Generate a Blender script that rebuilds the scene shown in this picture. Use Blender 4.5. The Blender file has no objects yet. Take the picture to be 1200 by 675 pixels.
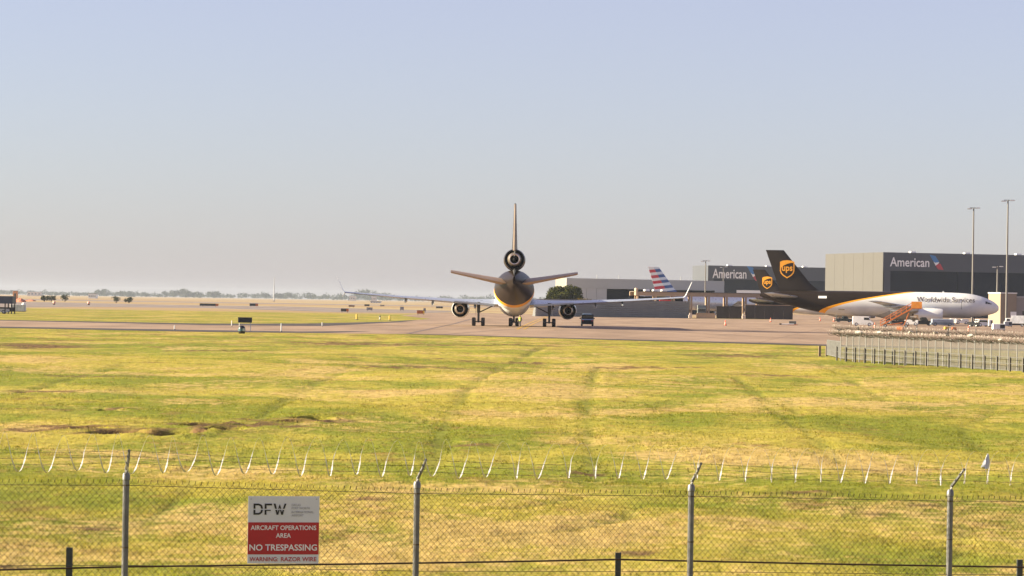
import bpy, bmesh, math, random
import numpy as np
from mathutils import Vector, Matrix
R = math.radians
random.seed(7)
S = bpy.context.scene
COL = S.collection

# ---------------------------------------------------------------- camera
F = 3333.0                  # focal length in photo pixels (1200 px wide) = 100 mm
HC = 3.75                   # camera height
pitch = math.atan(16.0 / F)
roll = R(0.9)
fw = Vector((0, math.cos(pitch), math.sin(pitch)))
u0 = Vector((0, -math.sin(pitch), math.cos(pitch)))
r0 = Vector((1, 0, 0))
cr = r0 * math.cos(roll) + u0 * math.sin(roll)
cu = -r0 * math.sin(roll) + u0 * math.cos(roll)
cam = bpy.data.cameras.new('camera')
cam.lens = 100; cam.sensor_width = 36; cam.clip_start = 0.5; cam.clip_end = 60000
camo = bpy.data.objects.new('camera', cam); COL.objects.link(camo)
m = Matrix.Identity(4)
for i in range(3):
    m[i][0] = cr[i]; m[i][1] = cu[i]; m[i][2] = -fw[i]
m[2][3] = HC
camo.matrix_world = m
S.camera = camo

# ---------------------------------------------------------------- world, sun, exposure
SUN_EL = R(18); SUN_AZ = R(-88)        # from the left of the view (+Y is the view)
W = bpy.data.worlds.new('World'); S.world = W; W.use_nodes = True
nt = W.node_tree; nt.nodes.clear()
sky = nt.nodes.new('ShaderNodeTexSky'); sky.sky_type = 'NISHITA'; sky.sun_disc = False
sky.sun_elevation = SUN_EL; sky.sun_rotation = SUN_AZ
sky.altitude = 180; sky.air_density = 1.0; sky.dust_density = 0.8; sky.ozone_density = 1.0
bg = nt.nodes.new('ShaderNodeBackground'); bg.inputs['Strength'].default_value = 0.046
wo = nt.nodes.new('ShaderNodeOutputWorld')
# hazy summer air: the clear-sky colours are muted and an even pale veil is laid over the whole sky
hm = nt.nodes.new('ShaderNodeMix'); hm.data_type = 'RGBA'; hm.blend_type = 'MULTIPLY'; hm.inputs[0].default_value = 1
hm.inputs[7].default_value = (.37, .52, .68, 1)
ha = nt.nodes.new('ShaderNodeMix'); ha.data_type = 'RGBA'; ha.blend_type = 'ADD'; ha.inputs[0].default_value = 1
ha.inputs[7].default_value = (1.93, 1.34, 1.62, 1)
nt.links.new(sky.outputs[0], hm.inputs[6]); nt.links.new(hm.outputs[2], ha.inputs[6])
nt.links.new(ha.outputs[2], bg.inputs[0]); nt.links.new(bg.outputs[0], wo.inputs[0])
sd = Vector((math.sin(SUN_AZ) * math.cos(SUN_EL), math.cos(SUN_AZ) * math.cos(SUN_EL), math.sin(SUN_EL)))
sl = bpy.data.lights.new('sun', 'SUN'); sl.energy = 5.0; sl.angle = R(0.6); sl.color = (1, 0.86, 0.60)
so = bpy.data.objects.new('sun', sl); COL.objects.link(so)
so.rotation_euler = sd.to_track_quat('Z', 'Y').to_euler(); so.location = sd * 200
S.view_settings.view_transform = 'Standard'; S.view_settings.look = 'None'
S.view_settings.gamma = 1; S.view_settings.use_curve_mapping = False
S.view_settings.exposure = 1.88
S.cycles.volume_bounces = 0
S.cycles.max_bounces = 6; S.cycles.diffuse_bounces = 2; S.cycles.glossy_bounces = 3
S.cycles.transparent_max_bounces = 12
S.cycles.sample_clamp_indirect = 6

# ---------------------------------------------------------------- helpers
def ray(px, py):
    return fw + cr * ((px - 600) / F) + cu * ((337.5 - py) / F)
def P(px, py, D):
    d = ray(px, py); return Vector((0, 0, HC)) + d * (D / d.y)
def G(px, py, z=0.0):
    d = ray(px, py); t = (z - HC) / d.z; return Vector((0, 0, HC)) + d * t
def hz(px):                                   # horizon row at a column
    return 353.5 + (px - 600) * math.tan(roll)
def GX(px, D):                                # point on the ground seen in column px at distance D
    p = P(px, hz(px) + HC * F / D, D); return Vector((p.x, D, 0))

MATS = {}
def nd(nt, t, **kw):
    n = nt.nodes.new(t)
    for k, v in kw.items():
        if k.startswith('i_'): n.inputs[k[2:].replace('_', ' ')].default_value = v
        else: setattr(n, k, v)
    return n
def lk(nt, a, b): nt.links.new(a, b)
def mathn(nt, op, a, b=None, clamp=False):
    n = nt.nodes.new('ShaderNodeMath'); n.operation = op; n.use_clamp = clamp
    for i, v in enumerate((a, b)):
        if v is None: continue
        if isinstance(v, (int, float)): n.inputs[i].default_value = v
        else: nt.links.new(v, n.inputs[i])
    return n.outputs[0]
def mixc(nt, f, a, b, mode='MIX'):
    n = nt.nodes.new('ShaderNodeMix'); n.data_type = 'RGBA'; n.blend_type = mode
    for i, v in ((0, f), (6, a), (7, b)):
        if isinstance(v, (int, float)): n.inputs[i].default_value = v
        elif isinstance(v, tuple): n.inputs[i].default_value = (*v[:3], 1)
        else: nt.links.new(v, n.inputs[i])
    return n.outputs[2]
def noise(nt, vec, scale, detail=4, rough=0.55):
    n = nd(nt, 'ShaderNodeTexNoise'); n.inputs['Scale'].default_value = scale
    n.inputs['Detail'].default_value = detail; n.inputs['Roughness'].default_value = rough
    if vec is not None: nt.links.new(vec, n.inputs['Vector'])
    return n.outputs['Fac']
def ramp(nt, f, lo, hi):
    n = nt.nodes.new('ShaderNodeMapRange'); n.interpolation_type = 'SMOOTHSTEP'
    n.inputs[1].default_value = lo; n.inputs[2].default_value = hi
    nt.links.new(f, n.inputs[0]); return n.outputs[0]
def new_mat(name):
    M = bpy.data.materials.new(name); M.use_nodes = True
    t = M.node_tree; b = t.nodes['Principled BSDF']
    return M, t, b
def mat(name, col, rough=0.6, metal=0.0, var=0.25, scale=1.5, bump=0.0, coat=0.0, spec=0.5):
    """plain surface with grime variation in object space"""
    if name in MATS: return MATS[name]
    M, t, b = new_mat(name)
    tc = nd(t, 'ShaderNodeTexCoord').outputs['Object']
    n1 = noise(t, tc, scale, 6, 0.6)
    n2 = noise(t, tc, scale * 0.23, 3)
    v = mathn(t, 'ADD', mathn(t, 'MULTIPLY', n1, 0.6), mathn(t, 'MULTIPLY', n2, 0.4))
    f = ramp(t, v, 0.3, 0.7)
    d = tuple(c * (1 - var) for c in col); h = tuple(min(1, c * (1 + var * 0.6)) for c in col)
    lk(t, mixc(t, f, d, h), b.inputs['Base Color'])
    rr = t.nodes.new('ShaderNodeMapRange'); lk(t, n1, rr.inputs[0])
    rr.inputs[3].default_value = max(0.04, rough - 0.12); rr.inputs[4].default_value = min(1, rough + 0.12)
    lk(t, rr.outputs[0], b.inputs['Roughness'])
    b.inputs['Metallic'].default_value = metal
    b.inputs['Coat Weight'].default_value = coat
    b.inputs['Specular IOR Level'].default_value = spec
    if bump:
        bp = nd(t, 'ShaderNodeBump'); bp.inputs['Strength'].default_value = bump; bp.inputs['Distance'].default_value = 0.05
        lk(t, n1, bp.inputs['Height']); lk(t, bp.outputs[0], b.inputs['Normal'])
    MATS[name] = M
    return M

class MB:
    def __init__(s): s.v = []; s.f = []; s.mi = []; s.cur = 0
    def add(s, vs, fs):
        o = len(s.v); s.v += [tuple(v) for v in vs]
        s.f += [tuple(i + o for i in f) for f in fs]; s.mi += [s.cur] * len(fs); return s
    def box(s, x0, x1, y0, y1, z0, z1, bev=0.0):
        if bev <= 0:
            vs = [(x, y, z) for z in (z0, z1) for y in (y0, y1) for x in (x0, x1)]
            return s.add(vs, [(0, 2, 3, 1), (4, 5, 7, 6), (0, 1, 5, 4), (2, 6, 7, 3), (0, 4, 6, 2), (1, 3, 7, 5)])
        b = min(bev, (x1 - x0) / 2.01, (y1 - y0) / 2.01, (z1 - z0) / 2.01)
        prof = [(x0 + b, z0), (x1 - b, z0), (x1, z0 + b), (x1, z1 - b), (x1 - b, z1), (x0 + b, z1), (x0, z1 - b), (x0, z0 + b)]
        cx, cz = (x0 + x1) / 2, (z0 + z1) / 2
        def inset(k): return [(cx + (x - cx) * (1 - k * b / max(1e-6, (x1 - x0) / 2)), cz + (z - cz) * (1 - k * b / max(1e-6, (z1 - z0) / 2))) for x, z in prof]
        rings = []
        for y, k in ((y0, .8), (y0 + b, 0), (y1 - b, 0), (y1, .8)):
            rings.append([(x, y, z) for x, z in inset(k)])
        return s.loft(rings, True)
    def loft(s, rings, caps=False, closed=True):
        n = len(rings[0]); vs = [p for r in rings for p in r]; fs = []
        for i in range(len(rings) - 1):
            for j in range(n if closed else n - 1):
                k = (j + 1) % n
                fs.append((i * n + j, i * n + k, (i + 1) * n + k, (i + 1) * n + j))
        if caps:
            fs.append(tuple(range(n))[::-1]); fs.append(tuple((len(rings) - 1) * n + j for j in range(n)))
        return s.add(vs, fs)
    def tube(s, pts, rad, n=8, caps=True):
        pts = [Vector(p) for p in pts]; rings = []
        rad = rad if isinstance(rad, (list, tuple)) else [rad] * len(pts)
        for i, p in enumerate(pts):
            d = (pts[min(i + 1, len(pts) - 1)] - pts[max(i - 1, 0)]).normalized()
            a = Vector((0, 0, 1)) if abs(d.z) < 0.9 else Vector((1, 0, 0))
            e1 = d.cross(a).normalized(); e2 = d.cross(e1)
            rings.append([tuple(p + (e1 * math.cos(q) + e2 * math.sin(q)) * rad[i]) for q in [2 * math.pi * (j + .5) / n for j in range(n)]])
        return s.loft(rings, caps)
    def lathe(s, prof, c=(0, 0, 0), axis='y', n=24, caps=False):
        rings = []
        for a, r in prof:
            ring = []
            for j in range(n):
                q = 2 * math.pi * j / n; x, z = r * math.cos(q), r * math.sin(q)
                if axis == 'y': ring.append((c[0] + x, c[1] + a, c[2] + z))
                elif axis == 'x': ring.append((c[0] + a, c[1] + x, c[2] + z))
                else: ring.append((c[0] + x, c[1] + z, c[2] + a))
            rings.append(ring)
        return s.loft(rings, caps)
    def prism(s, poly, axis, a0, a1):
        """poly in the two other axes (in x,y,z order), extruded along axis"""
        def mk(p, a):
            return {'x': (a, p[0], p[1]), 'y': (p[0], a, p[1]), 'z': (p[0], p[1], a)}[axis]
        n = len(poly); vs = [mk(p, a0) for p in poly] + [mk(p, a1) for p in poly]
        fs = [tuple(range(n)), tuple(range(n, 2 * n))[::-1]]
        fs += [(i, n + i, n + (i + 1) % n, (i + 1) % n) for i in range(n)]
        return s.add(vs, fs)
    def mesh(s, name, mats, smooth=False):
        me = bpy.data.meshes.new(name); me.from_pydata(s.v, [], s.f)
        for M in (mats if isinstance(mats, (list, tuple)) else [mats]): me.materials.append(M)
        if any(s.mi): me.polygons.foreach_set('material_index', s.mi)
        bm = bmesh.new(); bm.from_mesh(me); bmesh.ops.recalc_face_normals(bm, faces=bm.faces)
        if smooth:
            for f in bm.faces: f.smooth = True
            for e in bm.edges:
                if len(e.link_faces) == 2 and e.calc_face_angle(0) > R(38): e.smooth = False
        bm.to_mesh(me); bm.free()
        return me
    def build(s, name, mats, parent=None, smooth=False, **kw):
        o = bpy.data.objects.new(name, s.mesh(name, mats, smooth)); COL.objects.link(o)
        if parent is not None: o.parent = parent
        return tag(o, **kw)
def tag(o, label=None, cat=None, group=None, kind=None):
    if label: o['label'] = label
    if cat: o['category'] = cat
    if group: o['group'] = group
    if kind: o['kind'] = kind
    return o
def thing(name, label, cat, loc=(0, 0, 0), rz=0.0, group=None):
    o = bpy.data.objects.new(name, None); COL.objects.link(o); o.empty_display_size = 0.3
    o.location = loc; o.rotation_euler = (0, 0, rz)
    return tag(o, label, cat, group)
def inst(name, mesh, parent=None, loc=(0, 0, 0), rot=(0, 0, 0), **kw):
    o = bpy.data.objects.new(name, mesh); COL.objects.link(o)
    o.location = loc; o.rotation_euler = rot
    if parent is not None: o.parent = parent
    return tag(o, **kw)
def text_obj(body, size, M, parent, warp, bold=0.0, width=None, name='lettering', depth=0.0, spacing=1.0):
    """flat lettering; warp(u, v) -> local point; u runs along the line from 0, v up from the base line"""
    c = bpy.data.curves.new('tmp', 'FONT'); c.body = body; c.size = size; c.offset = bold; c.resolution_u = 3
    c.space_character = spacing; c.fill_mode = 'FRONT'
    o = bpy.data.objects.new('tmp', c); COL.objects.link(o)
    bpy.context.view_layer.update()
    me = bpy.data.meshes.new_from_object(o.evaluated_get(bpy.context.evaluated_depsgraph_get()))
    bpy.data.objects.remove(o); bpy.data.curves.remove(c)
    xs = [v.co.x for v in me.vertices]; a, b = min(xs), max(xs)
    k = (width / (b - a)) if width else 1.0
    for v in me.vertices: v.co = Vector(warp((v.co.x - a) * k, v.co.y))
    me.materials.clear(); me.materials.append(M)
    me.name = name
    o = bpy.data.objects.new(name, me); COL.objects.link(o); o.parent = parent
    return o

# value noise in numpy (shared by ground shape and grass blades)
def vnoise(x, y, seed=0):
    xi = np.floor(x).astype(np.int64); yi = np.floor(y).astype(np.int64)
    fx = x - xi; fy = y - yi; fx = fx * fx * (3 - 2 * fx); fy = fy * fy * (3 - 2 * fy)
    def h(a, b):
        n = (a * 374761393 + b * 668265263 + seed * 1442695041) & 0x7fffffff
        n = ((n ^ (n >> 13)) * 1274126177) & 0x7fffffff
        return ((n ^ (n >> 16)) & 0xffff) / 65535.0
    return (h(xi, yi) * (1 - fx) + h(xi + 1, yi) * fx) * (1 - fy) + (h(xi, yi + 1) * (1 - fx) + h(xi + 1, yi + 1) * fx) * fy
def fbm(x, y, oct=4, seed=0):
    s = 0; a = 1; t = 0
    for i in range(oct):
        s = s + a * vnoise(x * 2 ** i, y * 2 ** i, seed + i); t += a; a *= 0.5
    return s / t

# ---------------------------------------------------------------- ground shape
EDGE = [(-60, 383.3), (0, 384.4), (240, 389), (480, 391.6), (700, 398), (970, 405.5), (1300, 414)]
edge_w = [G(*p) for p in EDGE]
ex = np.array([p.x for p in edge_w]); ey = np.array([p.y for p in edge_w])
SOIL = [(140, 502, 1.7, 1.0), (197, 503, 1.9, 0.9), (60, 497, 1.5, .8), (20, 498, 1.2, .7), (100, 495, 2.0, .7), (130, 478, 1.0, .5), (262, 501, 1.3, .9), (240, 497, 1.0, .8),
        (222, 503, .9, .7), (300, 496, 1.6, .8), (345, 490, 1.9, .9), (372, 490, 1.2, .8), (320, 498, 1.2, .7), (175, 499, 1.5, .6), (282, 492, 1.0, .6), (40, 478, 2, .6),
        (230, 493, 1.4, .6), (430, 402, 9, 5), (470, 405, 8, 3), (400, 400, 6, 3), (250, 412, 4, 2), (120, 440, 3, 1.2), (60, 460, 1.5, .7), (585, 423, 5, 2), (610, 405, 4, 2),
        (30, 405, 6, 4), (100, 400, 3, 2), (560, 517, .8, .4), (1050, 430, 4, 2), (900, 440, 3, 1.3), (500, 430, 5, 2), (690, 550, .6, .3), (1040, 598, .5, .25), (1085, 590, .5, .25), (950, 575, .8, .25),
        (100, 612, .5, .25), (30, 655, .5, .2), (750, 640, .4, .2), (430, 580, .5, .25), (870, 415, 6, 3), (760, 430, 4, 1.4), (120, 610, .4, .25)]
HOLES = [(141, 503, .75, .45), (199, 504, .8, .5), (263, 501, .45, .4), (370, 489, .5, .3), (225, 505, .35, .3), (240, 494, .5, .3), (345, 493, .5, .25), (130, 480, .4, .25), (102, 498, .4, .2), (320, 493, .35, .2)]
RUTS = [[(640, 408), (585, 430), (545, 462), (520, 500), (505, 545)], [(700, 425), (688, 470), (690, 520), (700, 560)], [(925, 470), (945, 505), (985, 540)],
        [(500, 622), (600, 619), (680, 613), (735, 600), (748, 588)], [(180, 600), (205, 583), (228, 560), (240, 540)], [(420, 425), (380, 445), (330, 472), (290, 495)],
        [(150, 425), (100, 440), (20, 462)], [(860, 440), (900, 470), (930, 500)], [(1180, 470), (1130, 500), (1170, 540)], [(590, 590), (640, 585), (665, 578)],
        [(1130, 610), (1128, 630), (1115, 650)], [(1040, 470), (990, 440), (960, 425)]]
DRY = [(430, 440, 14, 9, 1), (460, 463, 9, 7, 1), (130, 427, 14, 6, 1), (575, 470, 4, 12, 1), (720, 432, 10, 8, .8), (610, 455, 8, 12, .6), (950, 470, 8, 8, .9), (1120, 460, 9, 10, .9), (620, 600, 4, 3, .8), (300, 640, 5, 2, .8), (950, 620, 5, 2, .7), (850, 520, 4, 5, .7), (1050, 540, 4, 4, .7), (180, 550, 4, 3, .6), (90, 490, 4, 4, .5),
       (480, 508, 4, 5, -1), (520, 505, 2, 4, -1), (150, 440, 12, 7, -.8), (330, 472, 7, 7, -.8), (720, 482, 5, 7, -.8), (1080, 500, 6, 5, -.7), (820, 590, 3, 2, -.8), (80, 396, 10, 12, -.9), (350, 520, 4, 5, -.6), (680, 560, 3, 3, -.7), (250, 450, 9, 7, -.7), (780, 450, 8, 8, -.6), (40, 560, 3, 4, -.6), (1130, 560, 3, 2, -.7)]
def soft(d, a, b):
    t = np.clip((d - a) / (b - a), 0, 1); return t * t * (3 - 2 * t)
soil_w = [(G(a, b), rx, ry) for a, b, rx, ry in SOIL]
hole_w = [(G(a, b), rx * 1.35, ry * 1.35) for a, b, rx, ry in HOLES]
dry_w = [(G(a, b), rx, ry, k) for a, b, rx, ry, k in DRY]
rut_w = [[G(*p) for p in l] for l in RUTS]
def ground_fields(x, y):
    """height, soil and rut amounts at world x, y"""
    edge = np.interp(x, ex, ey)
    mask = 1 - soft(y, edge - 25, edge - 4)
    wob = fbm(x * 1.1, y * 1.1, 3, 50) - .5
    soil = np.zeros_like(x)
    for c, rx, ry in soil_w:
        d = np.sqrt(((x - c.x) / rx) ** 2 + ((y - c.y) / (ry * 2.2)) ** 2) + wob * 1.5
        soil = np.maximum(soil, 1 - soft(d, .35, 1.15))
    soil = soil * np.clip(soft(fbm(x * 1.7, y * .8, 4, 91), .36, .54) + .08, 0, 1)
    dry = np.zeros_like(x); wo2 = fbm(x * .22, y * .14, 4, 60) - .5
    for c, rx, ry, k in dry_w:
        d = np.sqrt(((x - c.x) / rx) ** 2 + ((y - c.y) / (ry * 1.6)) ** 2) + wo2 * 1.8
        dry = dry + (k if k > 0 else k * .55) * (1 - soft(d, .5, 1.1))
    rut = np.zeros_like(x)
    for l in rut_w:
        for a, b in zip(l[:-1], l[1:]):
            bx, by = b.x - a.x, b.y - a.y
            t = np.clip(((x - a.x) * bx + (y - a.y) * by) / (bx * bx + by * by), 0, 1)
            d = np.hypot(x - a.x - t * bx, y - a.y - t * by) + wob * .22
            rut = np.maximum(rut, 1 - soft(d, .03, .15 + a.y * .0013))
    rut = rut * (.35 + .65 * soft(fbm(x * .3, y * .16, 3, 33), .32, .55))
    z = .5 * (fbm(x / 16, y / 28, 3, 3) - .5) + .22 * (fbm(x / 3.2, y / 4.6, 4, 9) - .5)
    z = z + soil * (.2 * (fbm(x * 1.9, y * 1.2, 3, 17) - .5)) - .07 * rut
    for c, rx, ry in hole_w:
        d = np.sqrt(((x - c.x) / rx) ** 2 + ((y - c.y) / (ry * 3.0)) ** 2) + wob * .6
        z = z - .45 * (1 - soft(d, .3, .9)) + .05 * (1 - soft(np.abs(d - 1.15), 0, .5))
    z = z * mask - .012 * soft(y, edge - 30, edge - 4) * 0
    return z, soil, rut, np.clip(dry, -1, 1)
def ground_z(x, y):
    return float(ground_fields(np.array([x], float), np.array([y], float))[0][0])

def growing(a, b, first, k):
    out = []; x = a; d = first
    while x < b: out.append(x); x += d; d *= k
    return out + [b]
xp = list(np.arange(0, 30, .3)) + list(np.arange(30, 130, 1.6)) + growing(130, 9000, 3, 1.25)
xs = np.array(sorted(set([-v for v in xp] + xp)))
ys = np.array([-400, -150, -60, -20, 0, 10, 20] + list(np.arange(28, 125, .28)) + list(np.arange(125, 420, .9)) + growing(420, 14000, 2, 1.2))
gx, gy = np.meshgrid(xs, ys)
gz, gs, gr, gd = ground_fields(gx.ravel(), gy.ravel())
nx, ny = len(xs), len(ys)
me = bpy.data.meshes.new('ground')
me.vertices.add(nx * ny); me.vertices.foreach_set('co', np.column_stack((gx.ravel(), gy.ravel(), gz)).astype(np.float32).ravel())
ii, jj = np.meshgrid(np.arange(nx - 1), np.arange(ny - 1)); a0 = (jj * nx + ii).ravel()
quads = np.column_stack((a0, a0 + 1, a0 + nx + 1, a0 + nx)).astype(np.int32)
nq = len(quads)
me.loops.add(nq * 4); me.loops.foreach_set('vertex_index', quads.ravel())
me.polygons.add(nq); me.polygons.foreach_set('loop_start', np.arange(0, nq * 4, 4, dtype=np.int32))
me.polygons.foreach_set('use_smooth', np.ones(nq, bool))
me.update(calc_edges=True)
for nm, arr in (('soil', gs), ('rut', gr), ('dry', gd)):
    at = me.attributes.new(nm, 'FLOAT', 'POINT'); at.data.foreach_set('value', arr.astype(np.float32))

GREEN, YELLOW, STRAW, SOILC, TAN = (.195, .215, .022), (.375, .316, .052), (.48, .345, .125), (.125, .07, .032), (.36, .28, .15)
def grass_colour(t):
    g = nd(t, 'ShaderNodeNewGeometry').outputs['Position']
    mp = nd(t, 'ShaderNodeMapping'); mp.inputs['Scale'].default_value = (1, .62, 0); lk(t, g, mp.inputs['Vector']); pos = mp.outputs[0]
    n_big = noise(t, pos, .055, 3, .6); n_mid = noise(t, pos, .28, 5, .62); n_fin = noise(t, pos, 2.2, 5, .65); n_b2 = noise(t, pos, .13, 4, .6)
    dy = nd(t, 'ShaderNodeAttribute'); dy.attribute_name = 'dry'
    tone = mathn(t, 'ADD', mathn(t, 'ADD', mathn(t, 'MULTIPLY', n_big, .55), mathn(t, 'MULTIPLY', n_mid, .45)), mathn(t, 'MULTIPLY', dy.outputs['Fac'], .07))
    c = mixc(t, ramp(t, tone, .43, .57), GREEN, YELLOW)
    s2 = mathn(t, 'ADD', mathn(t, 'ADD', mathn(t, 'MULTIPLY', n_b2, .65), mathn(t, 'MULTIPLY', n_fin, .35)), mathn(t, 'MULTIPLY', dy.outputs['Fac'], .07))
    sy = nd(t, 'ShaderNodeSeparateXYZ'); lk(t, g, sy.inputs[0])
    s2 = mathn(t, 'SUBTRACT', s2, mathn(t, 'MULTIPLY', mathn(t, 'SUBTRACT', ramp(t, sy.outputs['Y'], 45, 85), .5), .04))   # drier towards the fence
    c = mixc(t, mathn(t, 'MULTIPLY', ramp(t, s2, .49, .60), .9), c, STRAW)
    n_br = mathn(t, 'ADD', noise(t, pos, .42, 5, .7), mathn(t, 'MULTIPLY', ramp(t, sy.outputs['Y'], 150, 270), .07))
    c = mixc(t, mathn(t, 'MULTIPLY', ramp(t, n_br, .55, .70), .65), c, (.2, .115, .045))
    c = mixc(t, mathn(t, 'MULTIPLY', ramp(t, n_fin, .36, .62), 1.0), mixc(t, 1.0, c, (.76, .78, .74), 'MULTIPLY'), c)
    n_fl = noise(t, pos, 1.15, 6, .7)
    c = mixc(t, mathn(t, 'MULTIPLY', ramp(t, n_fl, .54, .70), .5), c, (.30, .165, .06))
    rt = nd(t, 'ShaderNodeAttribute'); rt.attribute_name = 'rut'
    c = mixc(t, mathn(t, 'MULTIPLY', rt.outputs['Fac'], .6), c, (.125, .14, .02))
    st = nd(t, 'ShaderNodeAttribute'); st.attribute_name = 'soil'
    c = mixc(t, mathn(t, 'MULTIPLY', st.outputs['Fac'], .95, True), c, mixc(t, ramp(t, n_fin, .35, .65), (.075, .042, .02), (.17, .095, .045)))
    return c, g, n_fin
M, t, b = new_mat('field')
c, g, nf = grass_colour(t)
sx = nd(t, 'ShaderNodeSeparateXYZ'); lk(t, g, sx.inputs[0])
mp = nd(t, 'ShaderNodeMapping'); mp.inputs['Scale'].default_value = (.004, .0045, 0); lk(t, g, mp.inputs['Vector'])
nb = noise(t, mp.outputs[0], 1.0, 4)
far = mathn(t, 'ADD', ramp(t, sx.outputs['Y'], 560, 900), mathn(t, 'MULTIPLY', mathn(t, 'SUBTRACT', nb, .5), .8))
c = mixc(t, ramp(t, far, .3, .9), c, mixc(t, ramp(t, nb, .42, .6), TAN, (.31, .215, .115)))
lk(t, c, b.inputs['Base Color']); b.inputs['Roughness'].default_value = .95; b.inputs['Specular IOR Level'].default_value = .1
bp = nd(t, 'ShaderNodeBump'); bp.inputs['Strength'].default_value = .7; bp.inputs['Distance'].default_value = .12
lk(t, nf, bp.inputs['Height']); lk(t, bp.outputs[0], b.inputs['Normal'])
me.materials.append(M)
ground = bpy.data.objects.new('ground', me); COL.objects.link(ground); tag(ground, kind='structure')

# grass blades: one mesh of small triangles, thinner and denser close by
rng = np.random.default_rng(5)
def blades(y0, y1, dens, wid, hgt):
    xm = .2 * y1 + 2; n = int((y1 - y0) * 2 * xm * dens)
    x = rng.uniform(-xm, xm, n); y = rng.uniform(y0, y1, n)
    k = np.abs(x) < .2 * y + 1.5
    x, y = x[k], y[k]
    k = y < np.interp(x, ex, ey) - .4; x, y = x[k], y[k]
    z, so_, ru, dr = ground_fields(x, y)
    k = rng.uniform(0, 1, len(x)) > so_ * .8; x, y, z, so_, ru, dr = x[k], y[k], z[k], so_[k], ru[k], dr[k]
    n = len(x); a = rng.uniform(0, math.pi * 2, n); l = rng.uniform(0, math.pi * 2, n)
    clump = fbm(x * .8, y * .5, 3, 71)
    h = hgt * rng.uniform(.5, 1.4, n) * (.45 + 1.1 * clump) * (1 + .35 * ru); w = wid * rng.uniform(.7, 1.4, n)
    lean = h * rng.uniform(.4, 1.6, n)
    p = np.stack((x, y, z - .01), 1)
    d = np.stack((np.cos(a) * w, np.sin(a) * w, 0 * a), 1)
    tip = p + np.stack((np.cos(l) * lean, np.sin(l) * lean, h), 1)
    v = np.stack((p - d, p + d, tip), 1).reshape(-1, 3)
    return v, np.repeat(so_, 3), np.repeat(ru, 3), rng.uniform(0, 1, n), np.repeat(dr, 3)
packs = [blades(36, 62, 300, .008, .038), blades(62, 105, 100, .012, .042), blades(105, 180, 22, .02, .04), blades(180, 318, 4.0, .035, .035)]
v = np.concatenate([p[0] for p in packs]); so_ = np.concatenate([p[1] for p in packs]); ru = np.concatenate([p[2] for p in packs]); rn = np.concatenate([p[3] for p in packs]); dr = np.concatenate([p[4] for p in packs])
me = bpy.data.meshes.new('grass'); n = len(v)
me.vertices.add(n); me.vertices.foreach_set('co', v.astype(np.float32).ravel())
me.loops.add(n); me.loops.foreach_set('vertex_index', np.arange(n, dtype=np.int32))
me.polygons.add(n // 3); me.polygons.foreach_set('loop_start', np.arange(0, n, 3, dtype=np.int32))
me.update(calc_edges=True)
for nm, arr in (('soil', so_ * .6), ('rut', ru), ('dry', dr)):
    at = me.attributes.new(nm, 'FLOAT', 'POINT'); at.data.foreach_set('value', arr.astype(np.float32))
at = me.attributes.new('rnd', 'FLOAT', 'FACE'); at.data.foreach_set('value', rn.astype(np.float32))
M, t, b = new_mat('grass_blade')
c, g, nf = grass_colour(t)
ra = nd(t, 'ShaderNodeAttribute'); ra.attribute_name = 'rnd'
c = mixc(t, mathn(t, 'MULTIPLY', ramp(t, ra.outputs['Fac'], .5, 1.0), .35), c, (.46, .35, .13))
c = mixc(t, 1.0, c, mixc(t, ra.outputs['Fac'], (.95, .97, .95), (1.15, 1.14, 1.1)), 'MULTIPLY')
di = nd(t, 'ShaderNodeBsdfDiffuse'); tr = nd(t, 'ShaderNodeBsdfTranslucent'); mx = nd(t, 'ShaderNodeMixShader'); mx.inputs[0].default_value = .25
up = nd(t, 'ShaderNodeCombineXYZ'); up.inputs[0].default_value = -.25; up.inputs[2].default_value = .97; lk(t, up.outputs[0], di.inputs['Normal'])
lk(t, c, di.inputs[0]); lk(t, c, tr.inputs[0]); lk(t, di.outputs[0], mx.inputs[1]); lk(t, tr.outputs[0], mx.inputs[2])
lk(t, mx.outputs[0], t.nodes['Material Output'].inputs['Surface'])
me.materials.append(M)
go = bpy.data.objects.new('grass', me); COL.objects.link(go)
tag(go, 'mown yellow green grass covering the field behind the fence', 'grass', kind='stuff')

# ---------------------------------------------------------------- pavements
def concrete(name, col, joint, sx_=7.6, sy_=7.6, var=.16):
    M, t, b = new_mat(name)
    g = nd(t, 'ShaderNodeNewGeometry').outputs['Position']
    br = nd(t, 'ShaderNodeTexBrick'); br.offset = 0; br.squash = 1
    br.inputs['Scale'].default_value = 1; br.inputs['Brick Width'].default_value = sx_; br.inputs['Row Height'].default_value = sy_
    br.inputs['Mortar Size'].default_value = .07; br.inputs['Bias'].default_value = 0
    br.inputs['Color1'].default_value = (*[c * (1 - var * .5) for c in col], 1); br.inputs['Color2'].default_value = (*[c * (1 + var * .5) for c in col], 1)
    br.inputs['Mortar'].default_value = (*joint, 1)
    mp = nd(t, 'ShaderNodeMapping'); mp.inputs['Rotation'].default_value = (0, 0, R(8)); lk(t, g, mp.inputs[0]); lk(t, mp.outputs[0], br.inputs['Vector'])
    mp2 = nd(t, 'ShaderNodeMapping'); mp2.inputs['Scale'].default_value = (.12, .02, 0); lk(t, g, mp2.inputs[0])
    n1 = noise(t, mp2.outputs[0], 1, 5, .6); n2 = noise(t, g, 1.7, 5, .6)
    c = mixc(t, 1.0, br.outputs['Color'], mixc(t, ramp(t, n1, .35, .65), (.8, .79, .78), (1.1, 1.1, 1.1)), 'MULTIPLY')
    c = mixc(t, 1.0, c, mixc(t, n2, (.86, .86, .86), (1.12, 1.12, 1.12)), 'MULTIPLY')
    lk(t, c, b.inputs['Base Color']); b.inputs['Roughness'].default_value = .85; b.inputs['Specular IOR Level'].default_value = .2
    return M
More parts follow.
